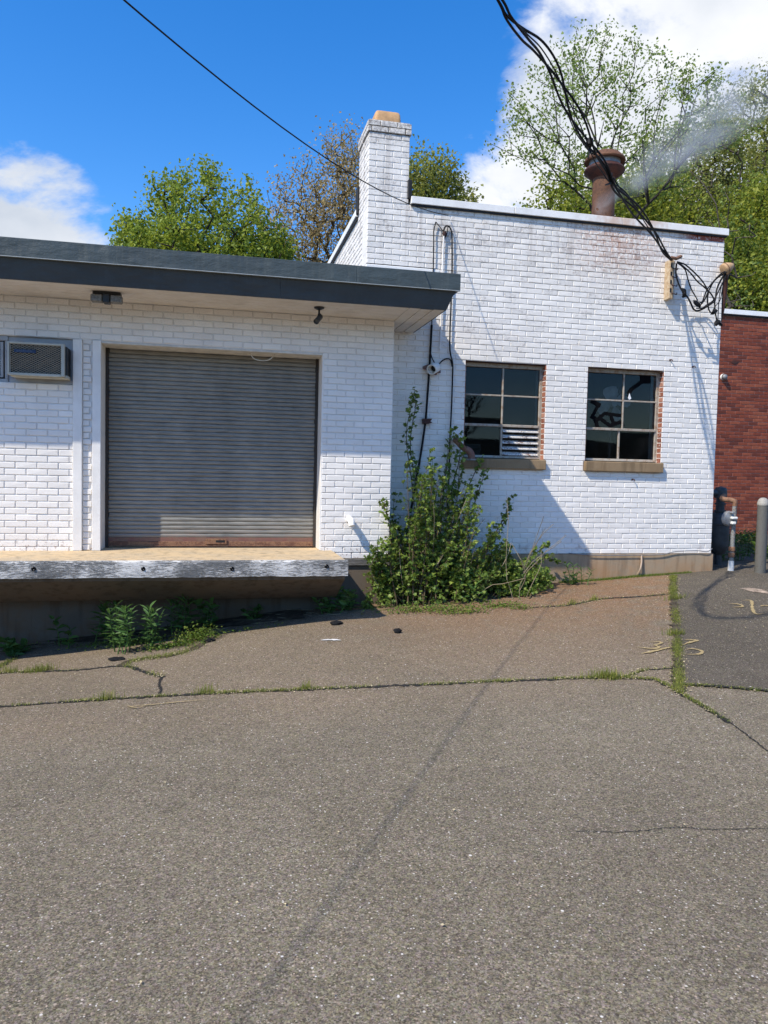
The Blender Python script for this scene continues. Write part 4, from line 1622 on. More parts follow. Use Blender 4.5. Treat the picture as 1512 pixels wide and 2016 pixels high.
# loops between rack and service head
YW = YR-.26
sv = thing('service_wires', 'loose loops of black wire with taped splices between rack and weatherhead', 'wire', at(1370, 570, YR))
z8 = lambda x, y, Y=None: at(1290+x/8.894, 490+y/8.894, YW if Y is None else Y)
for pts_, r_ in (
    ([(360, 235), (510, 280), (680, 385), (790, 490), (840, 600), (900, 760), (905, 880), (960, 1050), (990, 1110)], .009),
    ([(360, 240), (480, 310), (640, 420), (760, 560), (860, 680), (960, 810), (1030, 930), (1070, 1080), (1095, 1240)], .009),
    ([(370, 250), (500, 370), (580, 530), (660, 700), (710, 830), (720, 910)], .008),
    ([(355, 260), (375, 430), (440, 620), (490, 760), (540, 850), (610, 960), (690, 1050), (770, 1075), (870, 1030), (980, 950), (1040, 900), (1100, 700), (1180, 520), (1230, 430)], .011),
    ([(740, 960), (810, 930), (880, 820), (940, 690), (1040, 540), (1130, 440), (1215, 400)], .009),
    ([(760, 1000), (850, 900), (950, 740), (1050, 560), (1140, 470), (1225, 415)], .009),
    ([(700, 1045), (800, 1045), (900, 985), (1000, 930), (1060, 850), (1130, 650), (1210, 500), (1240, 440)], .008),
    ([(1100, 1260), (1080, 1100), (1100, 900), (1160, 700), (1215, 560), (1245, 440)], .006),
    ([(1010, 1080), (1040, 1000), (1120, 900), (1190, 700), (1235, 470)], .006),
):
    P = [z8(*q) for q in pts_]
    for i, p in enumerate(P):
        p[1] += .03*math.sin(i*1.3+r_*500)
    MB().tube(spline(P, 6), r_, 8).build('wire_loop', M['cable_black'], sv, True)
for x, y, r_ in ((495, 745, .03), (510, 805, .03), (725, 960, .040), (1025, 1110, .036), (1085, 1290, .040), (1130, 1312, .028)):
    c = z8(x, y)
    mb = MB()
    rr = random.Random(int(x))
    prf = [(0, -r_*1.8), (r_*.5, -r_*1.1), (r_*rr.uniform(.7, 1.), 0), (r_*.6, r_*.9), (0, r_*1.5)]
    mb.lathe(prf, c, (rr.uniform(-1, 1), rr.uniform(-.5, .5), rr.uniform(-1, 1)), 9)
    mb.V = [tuple(np.array(v)+np.array([rr.uniform(-.009, .009) for _ in range(3)])) for v in mb.V]
    mb.build('splice', M['cable_black'], sv)
wh = thing('weatherhead', 'tan cone weatherhead on a rusty conduit at the right corner of the white wall', 'weatherhead', (RX1+.06, YR-.05, 3.3))
wc = at(1427, 530, YR-.08)
tip = at(1449, 518, YR-.10)
axw = tip-wc
axw /= np.linalg.norm(axw)
MB().lathe([(.0, -.01), (.060, -.01), (.077, .0), (.079, .026), (.077, .04), (.067, .075), (.043, .12), (.018, .15), (0, .157)], wc-axw*.02, axw, 22).build('hood', M['tan_cap'], wh, True)
MB().lathe([(.080, .028), (.082, .031), (.082, .038), (.078, .042)], wc-axw*.02, axw, 22).build('seam_ring', M['rust_bar'], wh, True)
MB().tube(spline([wc+np.array([.03, .02, -.02]), (RX1+.05, YR+.02, wc[2]-.2), (RX1+.045, YR+.06, wc[2]-.5), (RX1+.03, YR+.10, wc[2]-.66), (RX1-.02, YR+.13, wc[2]-.7)], 6), .03, 12).build('conduit', M['rust_dark'], wh, True)

# cables and pipes on the wall below the chimney
wcab = thing('wall_cable', 'thin black cable looping on the wall and running down behind the eave', 'cable', at(855, 640, YR))
w8 = lambda *q: [at(x, y, YR-.03) for x, y in q]
MB().tube(spline(w8((858, 437), (854, 455), (854, 470), (853, 530), (851, 600), (850, 645)), 6), .007, 8).build('upper_run', M['cable_black'], wcab, True)
MB().tube([at(850, 640, YR-.035), at(845, 730, YR-.035), at(838, 829, YR-.035), at(829, 890, YR-.04), at(818, 955, YR-.05), at(808, 1010, YR-.05)], .0135, 10).build('lower_pipe', M['cable_black'], wcab, True)
wc2 = thing('feeder_cable', 'black cable dropping past the left window into the shrub', 'cable', at(888, 700, YR))
MB().tube(spline(w8((858, 437), (866, 447), (872, 456), (874, 468), (879, 462), (882, 447)), 6), .006, 8).build('loop', M['cable_black'], wc2, True)
MB().tube(spline(w8((873, 455), (877, 446), (884, 446), (889, 456), (890, 475), (890, 530), (888, 600), (886, 650), (886, 690), (891, 715), (891, 740), (889, 800), (886, 860), (885, 900), (883, 960), (880, 1010)), 6), [.007]*0 or .0095, 8).build('drop_run', M['cable_black'], wc2, True)
MB().tube(spline(w8((890, 722), (887, 709), (880, 706), (871, 710), (862, 720)), 6), .008, 8).build('branch', M['cable_black'], wc2, True)
MB().tube(spline(w8((848, 697), (851, 706), (857, 717)), 6), .007, 8).build('branch', M['cable_black'], wc2, True)
wp = thing('conduit', 'thin white painted conduit on the wall beside the chimney loops', 'conduit', at(872, 500, YR))
MB().tube(w8((874, 462), (872, 500), (871, 540), (868, 640), (866, 690)), .010, 8).build('pipe', M['post_paint'], wp, True)
MB().lathe([(0, -.03), (.02, -.025), (.026, 0), (.02, .025), (0, .03)], at(875, 460, YR-.03), (0, 0, 1), 10).build('fitting', M['rust_dark'], wp, True)

so = thing('pipe_socket', 'white plastic pipe socket on a rusty red bracket left of the window', 'pipe socket', at(853, 726, YR))
sc0 = at(853, 726, YR-.10)
axs = np.array([-.62, -.72, -.34])
axs /= np.linalg.norm(axs)
MB().lathe([(.0, -.09), (.055, -.09), (.060, -.085), (.061, .03), (.063, .032), (.063, .055), (.052, .055), (.050, .0), (.040, .0), (.040, -.03), (0, -.03)], sc0, axs, 24).build('socket', M['pvc_white'], so, True)
MB().lathe([(0, -.029), (.0395, -.029)], sc0, axs, 16).build('bore', M['black_membrane'], so)
q = [at(831, 722, YR)[[0, 2]], at(840, 718, YR)[[0, 2]], at(850, 718, YR)[[0, 2]], at(858, 727, YR)[[0, 2]], at(866, 730, YR)[[0, 2]], at(866, 735, YR)[[0, 2]], at(859, 735, YR)[[0, 2]], at(858, 739, YR)[[0, 2]], at(845, 738, YR)[[0, 2]], at(841, 730, YR)[[0, 2]], at(831, 727, YR)[[0, 2]]]
MB().prism(q, YR-.035, YR-.022).build('bracket', M['rust_red'], so)
MB().tube([at(850, 728, YR-.03), at(850, 728, YR+.005)], .03, 10).build('standoff', M['rust_red'], so)

pb = thing('pipe_bracket', 'rusty brown pipe bracket on the wall above the shrub', 'bracket', at(838, 829, YR))
q = [at(830, 825, YR)[[0, 2]], at(848, 825, YR)[[0, 2]], at(844, 830, YR)[[0, 2]], at(848, 833, YR)[[0, 2]], at(840, 835, YR)[[0, 2]], at(831, 834, YR)[[0, 2]]]
MB().prism(q, YR-.075, YR+.004).build('plate', M['rust_dark'], pb)
MB().lathe([(.0, -.02), (.03, -.018), (.033, 0), (.03, .02), (0, .022)], at(838, 829, YR-.045), (0, 0, 1), 14).build('clamp', M['rust_dark'], pb, True)

el = thing('vent_elbow', 'rusty brown pipe elbow hanging in front of the left window sill', 'pipe elbow', at(925, 890, YR))
MB().tube(spline([at(897, 866, YR+.0), at(899, 868, YR-.14), at(910, 880, YR-.2), at(918, 886, YR-.2)], 5), .036, 14).build('arm', M['rust_bar'], el, True)
MB().tube(spline([at(916, 884, YR-.2), at(924, 889, YR-.2), at(928, 897, YR-.2), at(928, 906, YR-.2)], 5), [.044]*16, 14).build('elbow', M['rust_red'], el, True)
MB().lathe([(.046, -.01), (.060, -.008), (.062, .006), (.05, .012), (.03, .012)], at(928, 905, YR-.2), (0, 0, -1), 16).build('flange', M['pipe_grey'], el, True)

# drain line clipped along the top of the foundation
dl = MB().tube(spline([at(1120, 1089, YR-.04), at(1170, 1093, YR-.045), at(1250, 1093, YR-.045), at(1300, 1092, YR-.045), at(1330, 1086, YR-.045), at(1370, 1084, YR-.045), at(1392, 1086, YR-.045), at(1402, 1080, YR-.04)], 6), .006, 6)
tag(dl.build('low_cable', M['grey_metal'], None, True), 'thin grey cable sagging along the top of the foundation', 'cable')
dh = MB().tube(spline([at(1263, 1092, YR-.04), at(1263, 1108, YR-.05), at(1260, 1122, YR-.06), gnd(1254, 1134)], 6), .011, 8)
tag(dh.build('drain_hose', M['copper_pale'], None, True), 'pale hose bending down the concrete foundation to the ground', 'hose')

# hooks and scars on the white wall
for px, py, nm in ((1319, 709, 'upper'), (1364, 722, 'right'), (1245, 944, 'sill')):
    c = at(px, py, YR)
    hk = MB().tube(spline([(c[0], YR+.004, c[2]), (c[0]+.005, YR-.03, c[2]+.005), (c[0]+.012, YR-.04, c[2]-.02)], 5), .006, 6).lathe([(0, .004), (.012, .003), (.014, -.004)], (c[0], YR-.002, c[2]), (0, -1, 0), 8)
    lab = {'upper': 'small rusty wall hook above the corner of the right-hand window', 'right': 'small dark wall hook between right-hand window and corner', 'sill': 'small dark wall hook just below the right-hand sill'}[nm]
    tag(hk.build('wall_hook', M['rust_dark'], None, True), lab, 'hook')

# lamp on the red wall
wl = thing('wall_lamp', 'small round grey lamp on the red brick wall', 'wall lamp', at(1427, 742, YB))
c = at(1427, 742, YB-.06)
MB().lathe([(.0, -.045), (.03, -.04), (.048, -.02), (.048, .04), (0, .05)], c, (0, 1, 0), 18).build('lens', M['grey_metal'], wl, True)
MB().lathe([(.058, .02), (.062, .03), (.062, .062)], c, (0, 1, 0), 18).build('housing', M['pvc_white'], wl, True)

# ------------------------------------------------------------------ gas equipment and bollard
gs = thing('gas_regulator', 'dark grey gas regulator vessel standing in the shade behind the white corner', 'gas regulator', (6.74, 9.35, .42))
GY = 9.35
gc = at(1415, 1060, GY)[0]
MB().lathe([(.05, .42), (.05, .56), (.06, .57), (.10, .60), (.125, .66), (.135, .72), (.135, .98), (.150, .985), (.150, 1.005), (.135, 1.01), (.128, 1.08), (.09, 1.15), (.06, 1.17), (.055, 1.40)], (gc, GY, 0), n=24).build('vessel', M['dark_metal'], gs, True)
MB().tube([(gc, GY, 1.36), (gc, GY, 1.47)], .085, 16).lathe([(.085, 1.47), (.07, 1.51), (0, 1.525)], (gc, GY, 0), n=16).build('top_elbow', M['dark_metal'], gs, True)
for i in range(10):
    MB().tube([(gc+.148, GY-.02, .64+i*.035), (gc+.165, GY-.02, .64+i*.035)], .008, 6).build('bolt', M['dark_metal'], gs)
MB().tube([(gc-.2, GY, 1.43), (gc+.02, GY, 1.43)], .05, 12).build('inlet_pipe', M['dark_metal'], gs, True)
for zz, r_ in ((1.28, .075), (1.18, .08)):
    MB().lathe([(.05, -.014), (r_, -.012), (r_, .012), (.05, .014)], (gc, GY, zz), (0, 0, 1), 18).build('flange', M['dark_metal'], gs, True)

rs = thing('gas_riser', 'upright grey gas pipe with rusty couplings and a round grey meter', 'gas meter', (6.81, 8.894, .40))
rx, ry = 6.815, 8.90
rz0 = float(ground_z(rx, ry))
MB().tube([(rx-.01, ry, rz0+.05), (rx+.004, ry, 1.22), (rx+.006, ry, 1.29)], .029, 14).build('pipe', M['pipe_grey'], rs, True)
MB().tube([(rx-.012, ry, rz0-.02), (rx-.01, ry, rz0+.14)], [.04, .036], 14).build('foot_sleeve', M['pvc_white'], rs, True)
for zz in (rz0+.22, rz0+.30):
    MB().lathe([(.03, -.032), (.041, -.026), (.043, 0), (.041, .026), (.03, .032)], (rx-.008, ry, zz), (0, 0, 1), 14).build('coupling', M['rust_bar'], rs, True)
MB().lathe([(.03, -.04), (.042, -.034), (.042, .034), (.03, .04)], (rx, ry, 1.07), (0, 0, 1), 14).build('union', M['pipe_grey'], rs, True)
MB().tube(spline([(rx+.006, ry, 1.27), (rx+.004, ry, 1.325), (rx-.03, ry+.03, 1.345), (rx-.1, ry+.12, 1.36), (gc+.06, GY, 1.41)], 6), .034, 12).build('cross_pipe', M['rust_bar'], rs, True)
mc = at(1434, 1021, 8.9)
MB().lathe([(.0, -.055), (.06, -.052), (.098, -.03), (.104, .0), (.098, .03), (.06, .05), (0, .05)], (mc[0], 8.90, mc[2]), (.25, -1, 0), 22).build('meter_body', M['grey_metal'], rs, True)
MB().cbox(mc[0]-.01, mc[0]+.075, 8.80, 8.86, mc[2]-.005, mc[2]+.03, .01).build('index_cover', M['pvc_white'], rs)
MB().cbox(mc[0]-.005, mc[0]+.055, 8.805, 8.86, mc[2]-.075, mc[2]-.035, .01).build('valve_cap', M['pvc_white'], rs)
MB().tube([(mc[0]+.06, 8.89, mc[2]+.01), (rx, ry, mc[2]+.01)], .02, 10).build('meter_tail', M['pipe_grey'], rs, True)
MB().cbox(mc[0]-.02, mc[0]+.03, 8.80, 8.86, mc[2]+.07, mc[2]+.10, .008).build('top_plug', M['grey_metal'], rs)

bo = thing('bollard', 'grey painted steel bollard with a pale domed cap at the right edge', 'bollard', (7.055, 8.648, .40))
bz = float(ground_z(7.055, 8.648))
MB().lathe([(.069, bz-.05), (.067, 1.30)], (7.055, 8.648, 0), n=28).build('post', M['bollard_paint'], bo, True)
MB().lathe([(.071, 1.29), (.073, 1.30), (.073, 1.325), (.068, 1.333), (.066, 1.35), (.05, 1.378), (.022, 1.392), (0, 1.395)], (7.055, 8.648, 0), n=28).build('cap', M['bollard_cap'], bo, True)

# ------------------------------------------------------------------ marks painted on the asphalt
def paint(pts, w, mat, label, cat='paint mark', dz=.009):
    P = spline([gnd(*q) for q in pts], 8)
    mb = MB()
    mb.add(*ribbon(P, w, dz, .35, True))
    return tag(mb.build('paint_mark', M[mat], None), label, cat)


z6 = lambda x, y: (1100+x/3.67, 1100+y/3.67)
paint([z6(*q) for q in ((645, 610), (720, 605), (740, 615), (700, 630), (725, 645), (690, 655), (610, 650), (550, 640))], .028, 'yellow_paint', 'faded yellow zigzag sprayed left of the grassy joint')
paint([z6(*q) for q in ((595, 692), (680, 675), (760, 655), (820, 642))], .030, 'yellow_paint', 'straight yellow spray line running into the grassy joint from the left')
paint([z6(*q) for q in ((890, 634), (950, 612), (1000, 600), (960, 595), (905, 594))], .030, 'yellow_paint', 'yellow spray arrow head just right of the grassy joint', dz=.013)
paint([z6(*q) for q in ((915, 665), (970, 660), (1025, 672), (1035, 688), (1000, 700), (910, 700))], .028, 'yellow_paint', 'open yellow spray loop on the dark asphalt', dz=.013)
paint([z6(*q) for q in ((1225, 330), (1290, 335), (1325, 345), (1320, 355), (1250, 358))], .028, 'yellow_paint', 'short yellow squiggle left of the sprayed letter', dz=.013)
paint([z6(*q) for q in ((1320, 308), (1390, 310), (1396, 350), (1405, 385), (1430, 408), (1490, 403))], .030, 'yellow_paint', 'yellow sprayed angular letter on the dark asphalt at the right', dz=.013)
paint([z6(*q) for q in ((1450, 352), (1490, 345), (1540, 355), (1510, 372))], .028, 'yellow_paint', 'yellow spray loop cut off by the right edge', dz=.013)
for k in range(4):
    x = 1310+k*22
    paint([z6(x, 225+k*6), z6(x+80, 222+k*9), z6(x+190, 238+k*10)], .03, 'copper_pale', ['tan streak of spilled sand, the farthest of four', 'tan streak of spilled sand, second farthest of four', 'tan streak of spilled sand, second nearest of four', 'tan streak of spilled sand, the nearest of four'][k], 'sand streak', dz=.013)
paint([(250, 1393), (300, 1389), (350, 1384), (408, 1379)], .012, 'yellow_paint', 'long pale yellow spray line below the grassy joint at left')
paint([(250, 1391), (265, 1395), (285, 1393)], .012, 'yellow_paint', 'short pale spray tick at the left end of the long line')
paint([(630, 1262), (650, 1261), (672, 1262)], .04, 'white_mark', 'white paint smudge on the asphalt in front of the dock')


def chunk(px, py, sx, sy, sz, seed, label):
    rr = random.Random(seed)
    g_ = gnd(px, py)
    V, Fs = [], []
    n, m = 9, 5
    for i in range(m+1):
        th = math.pi*i/m
        for k in range(n):
            a = 2*math.pi*k/n
            f = rr.uniform(.72, 1.15)
            V.append((g_[0]+sx*f*math.sin(th)*math.cos(a), g_[1]+sy*f*math.sin(th)*math.sin(a), g_[2]+sz*.7+sz*f*math.cos(th)))
    for i in range(m):
        for k in range(n):
            Fs.append((i*n+k, i*n+(k+1) % n, (i+1)*n+(k+1) % n, (i+1)*n+k))
    tag(MB().add(V, Fs).build('asphalt_chunk', M['asphalt_chunk'], None), label, 'asphalt chunk', 'loose lumps of black asphalt')


chunk(783, 1246, .045, .04, .026, 1, 'black asphalt lump lying alone on the open asphalt')
chunk(662, 1229, .075, .05, .022, 2, 'flat black asphalt lump near the foot of the dock, left of the shrub')
chunk(230, 1300, .08, .04, .018, 3, 'thin black asphalt lump in the crack below the leafy weeds')
chunk(412, 1263, .06, .05, .02, 4, 'black asphalt lump at the end of the bright ground cover')

# ------------------------------------------------------------------ foliage tools
def unit(v):
    return v/(np.linalg.norm(v, axis=-1, keepdims=True)+1e-9)


KITE = (np.array([(0, 0, 0), (-.36, .45, .10), (0, 1., -.06), (.36, .45, .10)]), [(0, 3, 2), (0, 2, 1)])
LANCE = (np.array([(0, 0, 0), (-.10, .3, .03), (.10, .3, .03), (-.095, .62, .0), (.095, .62, .0), (0, 1., -.16), (0, .3, -.01), (0, .62, -.035)]),
         [(0, 6, 1), (0, 2, 6), (1, 6, 7), (1, 7, 3), (6, 2, 4), (6, 4, 7), (3, 7, 5), (7, 4, 5)])
_lob = [(0, 0), (.30, .06), (.62, .02), (.44, .30), (.72, .56), (.36, .56), (.26, .70), (0, 1.05), (-.26, .70), (-.36, .56), (-.72, .56), (-.44, .30), (-.62, .02), (-.30, .06)]
LOBED = (np.array([(0, .34, -.05)]+[(x*.85, y, .07*abs(x)+(-.08 if y > .9 else 0)) for x, y in _lob]), [(0, i+1, (i+1) % 14+1) for i in range(14)])
OVATE = (np.array([(0, 0, 0), (-.27, .28, .06), (.27, .28, .06), (-.22, .62, .04), (.22, .62, .04), (0, 1., -.08), (0, .45, -.02)]),
         [(0, 6, 1), (0, 2, 6), (1, 6, 3), (2, 4, 6), (3, 6, 5), (6, 4, 5)])


def leaves_mesh(name, P, dirs, size, shape, rng, up=.5, mat=None):
    """one mesh of leaves: P (n,3) stalk points, dirs (n,3) growth directions, size (n,)"""
    T, Fc = shape
    n = len(P)
    y = unit(dirs)
    nrm = rng.normal(size=(n, 3))*.75
    nrm[:, 2] += up*2
    x = unit(np.cross(y, nrm))
    z = np.cross(x, y)
    k = len(T)
    V = P[:, None, :]+size[:, None, None]*(T[None, :, 0:1]*x[:, None]+T[None, :, 1:2]*y[:, None]+T[None, :, 2:3]*z[:, None])
    F = np.array(Fc)[None]+(np.arange(n)*k)[:, None, None]
    return mesh_arrays(name, V.reshape(-1, 3), [F.reshape(-1, 3)], False, mat)


def tubes_mesh(name, A, B, ra, rb, mat, n=5):
    """frustum per segment"""
    m = len(A)
    d = unit(B-A)
    ref = np.where(np.abs(d[:, 2:3]) > .9, np.array([[1., 0, 0]]), np.array([[0, 0, 1.]]))
    e1 = unit(np.cross(d, ref))
    e2 = np.cross(d, e1)
    a = 2*np.pi*np.arange(n)/n
    c, s = np.cos(a)[None, :, None], np.sin(a)[None, :, None]
    ring = c*e1[:, None]+s*e2[:, None]
    V = np.concatenate([A[:, None]+ra[:, None, None]*ring, B[:, None]+rb[:, None, None]*ring], 1)
    i = np.arange(n)
    j = (i+1) % n
    F = np.stack([i, j, j+n, i+n], -1)[None]+(np.arange(m)*2*n)[:, None, None]
    return mesh_arrays(name, V.reshape(-1, 3), [F.reshape(-1, 4)], True, mat)


def grow(base, fork, attr, rng, step=.35, jit=.06, bias=.55):
    """tree skeleton: every attractor is joined to the nearest limb"""
    N = [np.array(base, float)]
    par = [-1]
    L = [0.]
    k = max(3, int(np.linalg.norm(np.array(fork)-N[0])/.6))
    for i in range(1, k+1):
        p = N[0]+(np.array(fork)-N[0])*i/k+rng.normal(size=3)*.04
        N.append(p)
        par.append(len(N)-2)
        L.append(L[-1]+.6)
    first = k
    order = np.argsort(np.linalg.norm(attr-np.array(fork), axis=1))
    cap = len(attr)*40+100
    arr = np.zeros((cap, 3))
    arr[:len(N)] = N
    Ls = np.zeros(cap)
    Ls[:len(N)] = L
    ln = len(N)
    par = list(par)
    tips = []
    for ai in order:
        a = attr[ai]
        cand = arr[max(1, first-2):ln]
        d = np.linalg.norm(cand-a, axis=1)
        cost = d+bias*.25*Ls[max(1, first-2):ln]+.6*np.maximum(0, cand[:, 2]-a[2])
        j = int(np.argmin(cost))+max(1, first-2)
        p = arr[j].copy()
        m = max(1, int(d[j-max(1, first-2)]/step))
        prev = j
        for t in range(1, m+1):
            q = p+(a-p)*t/m
            if t < m:
                q = q+rng.normal(size=3)*jit+np.array([0, 0, .12*math.sin(math.pi*t/m)*min(1, d[j-max(1, first-2)])])*.5
            arr[ln] = q
            Ls[ln] = Ls[prev]+np.linalg.norm(q-arr[prev])
            par.append(prev)
            prev = ln
            ln += 1
        tips.append(prev)
    return arr[:ln], np.array(par), np.array(tips)


def radii(par, n, r_tip, power=.42, rmax=.2):
    cnt = np.ones(n)
    for i in range(n-1, 0, -1):
        cnt[par[i]] += cnt[i]*1.0
    return np.minimum(r_tip*cnt**power, rmax)


def shell(ell, n, rng, inner=.35):
    """points in a union of ellipsoids (cx, cy, cz, rx, ry, rz, weight)"""
    W = np.array([e[6] for e in ell], float)
    W /= W.sum()
    ch = rng.choice(len(ell), n, p=W)
    E_ = np.array([e[:6] for e in ell])[ch]
    v = unit(rng.normal(size=(n, 3)))
    r = (inner**3+(1-inner**3)*rng.random(n))**(1/3)
    return E_[:, :3]+v*E_[:, 3:6]*r[:, None]


def tree(name, label, base, fork, ell, n_attr, per, size, leafm, barkm, seed, spread=.28, r_tip=.008, inner=.35, up=.4, clump=1.0, tall=1.0, group=None, zmin=None, rmax=.2, shape=KITE, step=.35, power=.42, bias=.55, jit=.06):
    rng = np.random.default_rng(seed)
    attr = shell(ell, n_attr, rng, inner)
    if zmin is not None:
        attr = attr[attr[:, 2] > zmin]
    N, par, tips = grow(base, fork, attr, rng, step, jit, bias)
    r = radii(par, len(N), r_tip, power, rmax)
    t = thing(name, label, 'tree', base, group)
    ch = np.arange(1, len(N))
    o = link('trunk', tubes_mesh('trunk', N[par[ch]], N[ch], r[par[ch]], r[ch], M[barkm]), t)
    if per > 0:
        idx = np.concatenate([np.repeat(tips, per), np.repeat(ch[r[ch] < r_tip*3.2], max(1, per//6))])
        P = N[idx]+np.clip(rng.normal(size=(len(idx), 3)), -1.7, 1.7)*spread*np.array([1, 1, tall])*clump
        d = rng.normal(size=P.shape)
        d[:, 2] += .1
        sz = size*rng.uniform(.45, 1.35, len(P))
        link('crown', leaves_mesh('crown', P, d, sz, shape, rng, up, M[leafm]), t)
    return t


# ------------------------------------------------------------------ trees behind the buildings
TG = 'trees behind the buildings'
tree('maple_tree', 'bright green leafy maple behind the low roof at left', (-.4, 20, 0), (-.4, 20, 4.0),
     [(-.35, 20, 6.3, 2.25, 2.2, 2.85, 5), (-1.5, 19.8, 6.0, 1.25, 1.4, 1.9, 1.4), (1.2, 20, 5.9, 1.2, 1.4, 2.0, 1.4)], 900, 50, .10, 'leaf_maple', 'bark_dark', 41, .125, .009, .25, .35, 1., 1.5, TG, 3.4)
tree('budding_tree', 'brown budding tree with fine twigs left of the chimney', (3.4, 22.5, 0), (3.4, 22.5, 5.0),
     [(3.5, 22.5, 8.6, 1.9, 1.9, 3.0, 4), (2.0, 22.5, 7.9, 1.5, 1.5, 2.3, 2.6), (3.9, 22.5, 10.0, 1.2, 1.2, 1.5, 1.5)], 1000, 20, .075, 'leaf_brown', 'stem_brown', 42, .17, .007, .2, .2, 1., 1.7, TG, 5.0)
tree('young_maple', 'yellow-green tree with spiky tops right of the chimney', (5.9, 21.5, 0), (5.9, 21.5, 5.5),
     [(5.75, 21.5, 9.2, 1.1, 1.1, 1.9, 3), (6.5, 21.5, 8.6, 1.1, 1.1, 1.5, 2), (7.0, 21.5, 8.5, .75, .8, 1.2, 1)], 460, 40, .10, 'leaf_spring', 'bark_dark', 43, .13, .008, .2, .3, 1., 2.0, TG, 6.3)
tree('open_tree', 'tall open tree with dark limbs and sparse young leaves above the flue pipe', (9.5, 16.5, 0), (9.45, 16.5, 6.2),
     [(9.0, 16.5, 9.9, 2.8, 1.8, 1.9, 4), (7.2, 16.3, 9.3, 1.4, 1.2, 1.0, 1.2), (10.9, 16.5, 10.0, 1.6, 1.3, 1.2, 1.2), (8.6, 16.5, 11.0, 1.4, 1.0, .95, 1.2)], 330, 25, .072, 'leaf_sparse', 'bark_dark', 44, .12, .0050, .0, .2, 1., 1., TG, 7.4, .075, KITE, .40, .42, 2.3, .022)
tree('dense_tree', 'leafy green tree behind the rusty flue pipe', (10.2, 20.5, 0), (10.2, 20.5, 5.0),
     [(10.4, 20.5, 8.0, 2.2, 1.9, 2.6, 3), (9.2, 20.5, 7.3, 1.4, 1.5, 1.5, 1), (12.2, 20.5, 8.3, 1.9, 1.8, 2.5, 2)], 860, 48, .105, 'leaf_dense', 'bark_dark', 45, .20, .009, .3, .4, 1., 1., TG, 5.2)
tree('dense_tree', 'dense bright green tree at the right edge above the red building', (15.6, 19, 0), (15.6, 19, 4.5),
     [(15.8, 19, 7.6, 2.6, 2.2, 3.0, 4), (14.2, 18.6, 6.3, 1.9, 1.6, 2.0, 2), (17.5, 19, 7.5, 2.4, 2.2, 3.2, 2)], 1150, 60, .10, 'leaf_dense', 'bark_dark', 46, .22, .009, .45, .4, 1., 1., TG, 3.6)
tree('dense_tree', 'tall olive green tree with pale twigs at the upper right', (16.6, 22.5, 0), (16.3, 22.5, 6.5),
     [(15.4, 22.5, 11.0, 2.3, 1.8, 2.6, 3), (17.8, 22.5, 12.0, 2.5, 1.8, 3.2, 3), (13.9, 22.5, 9.8, 1.5, 1.5, 1.8, 1)], 900, 40, .10, 'leaf_olive', 'bark', 47, .22, .010, .2, .3, 1., 1., TG, 6.5)
tree('dense_tree', 'low bright green tree just behind the white coping right of the flue pipe', (12.4, 17.2, 0), (12.4, 17.2, 3.8),
     [(12.3, 17.2, 6.0, 1.9, 1.5, 1.9, 3), (10.9, 17.2, 6.2, 1.2, 1.2, 1.6, 1), (13.8, 17.2, 5.7, 1.3, 1.3, 1.9, 1)], 760, 56, .095, 'leaf_dense', 'bark_dark', 48, .19, .009, .35, .45, 1., 1., TG, 3.6)
tree('bare_sapling', 'thin nearly bare sapling with pale twigs beside the white corner', (9.9, 14.2, 0), (9.9, 14.2, 4.6),
     [(9.9, 14.2, 6.6, .9, .8, 1.9, 1), (10.4, 14.2, 6.0, .8, .7, 1.4, 1)], 60, 4, .08, 'leaf_sparse', 'bark', 49, .14, .007, .1, .2, 1., 1., TG, 4.9)
_a0 = math.atan2(-138, 54)
HZ = 14.0+2.2*math.sin(3*_a0+1)+1.6*math.sin(7*_a0)+1.0*math.sin(17*_a0+2)+.5*math.sin(41*_a0)-1.0
# bare tree across the yard, mirrored in the left window
tree('yard_tree', 'bare dark tree on the far hill mirrored in the left window', (54, -138, HZ), (54, -138, HZ+2.6),
     [(54, -138, HZ+4.4, 3.6, 3.0, 3.0, 1)], 200, 0, .1, 'leaf_brown', 'bark_dark', 50, .1, .03, .1, .2, bias=1.6, jit=.05, step=.6)

# ------------------------------------------------------------------ the big shrub in the corner
rng = np.random.default_rng(77)
shrub = thing('corner_shrub', 'large leafy green shrub climbing the corner between the two white walls', 'shrub', (2.5, 8.3, .13))
px_p = [726, 745, 770, 800, 830, 870, 905, 930, 960, 1000, 1040, 1075, 1100]
py_p = [1130, 1060, 985, 900, 880, 865, 890, 960, 1030, 1060, 1100, 1110, 1150]
stems, tipsH = [], []


def stem(base, tip, bow, n=9):
    b_, t_ = np.array(base, float), np.array(tip, float)
    mid = (b_+t_)/2+np.array(bow)
    return spline([b_, mid, t_], n)


S_list = []
for k in range(125):
    px = rng.uniform(728, 1085)
    top_y = np.interp(px, px_p, py_p)
    Y = rng.uniform(7.95, 8.85) if px > 770 else rng.uniform(7.9, 8.22)
    if px > 960:
        Y = rng.uniform(8.25, 8.85)
    f = rng.beta(2.2, 1.2)
    g_y = 1205 if px < 930 else 1195
    py = g_y+(top_y-g_y)*max(.18, f)
    T_ = at(px, py, Y)
    bxp = 830+(px-850)*.62 if px < 1000 else px-60
    Bx = at(bxp, 1190, Y)[0]
    by = min(8.75, max(8.0, Y+rng.normal()*.12))
    S_list.append(stem((Bx, by, float(ground_z(Bx, by))), T_, rng.normal(size=3)*.06))
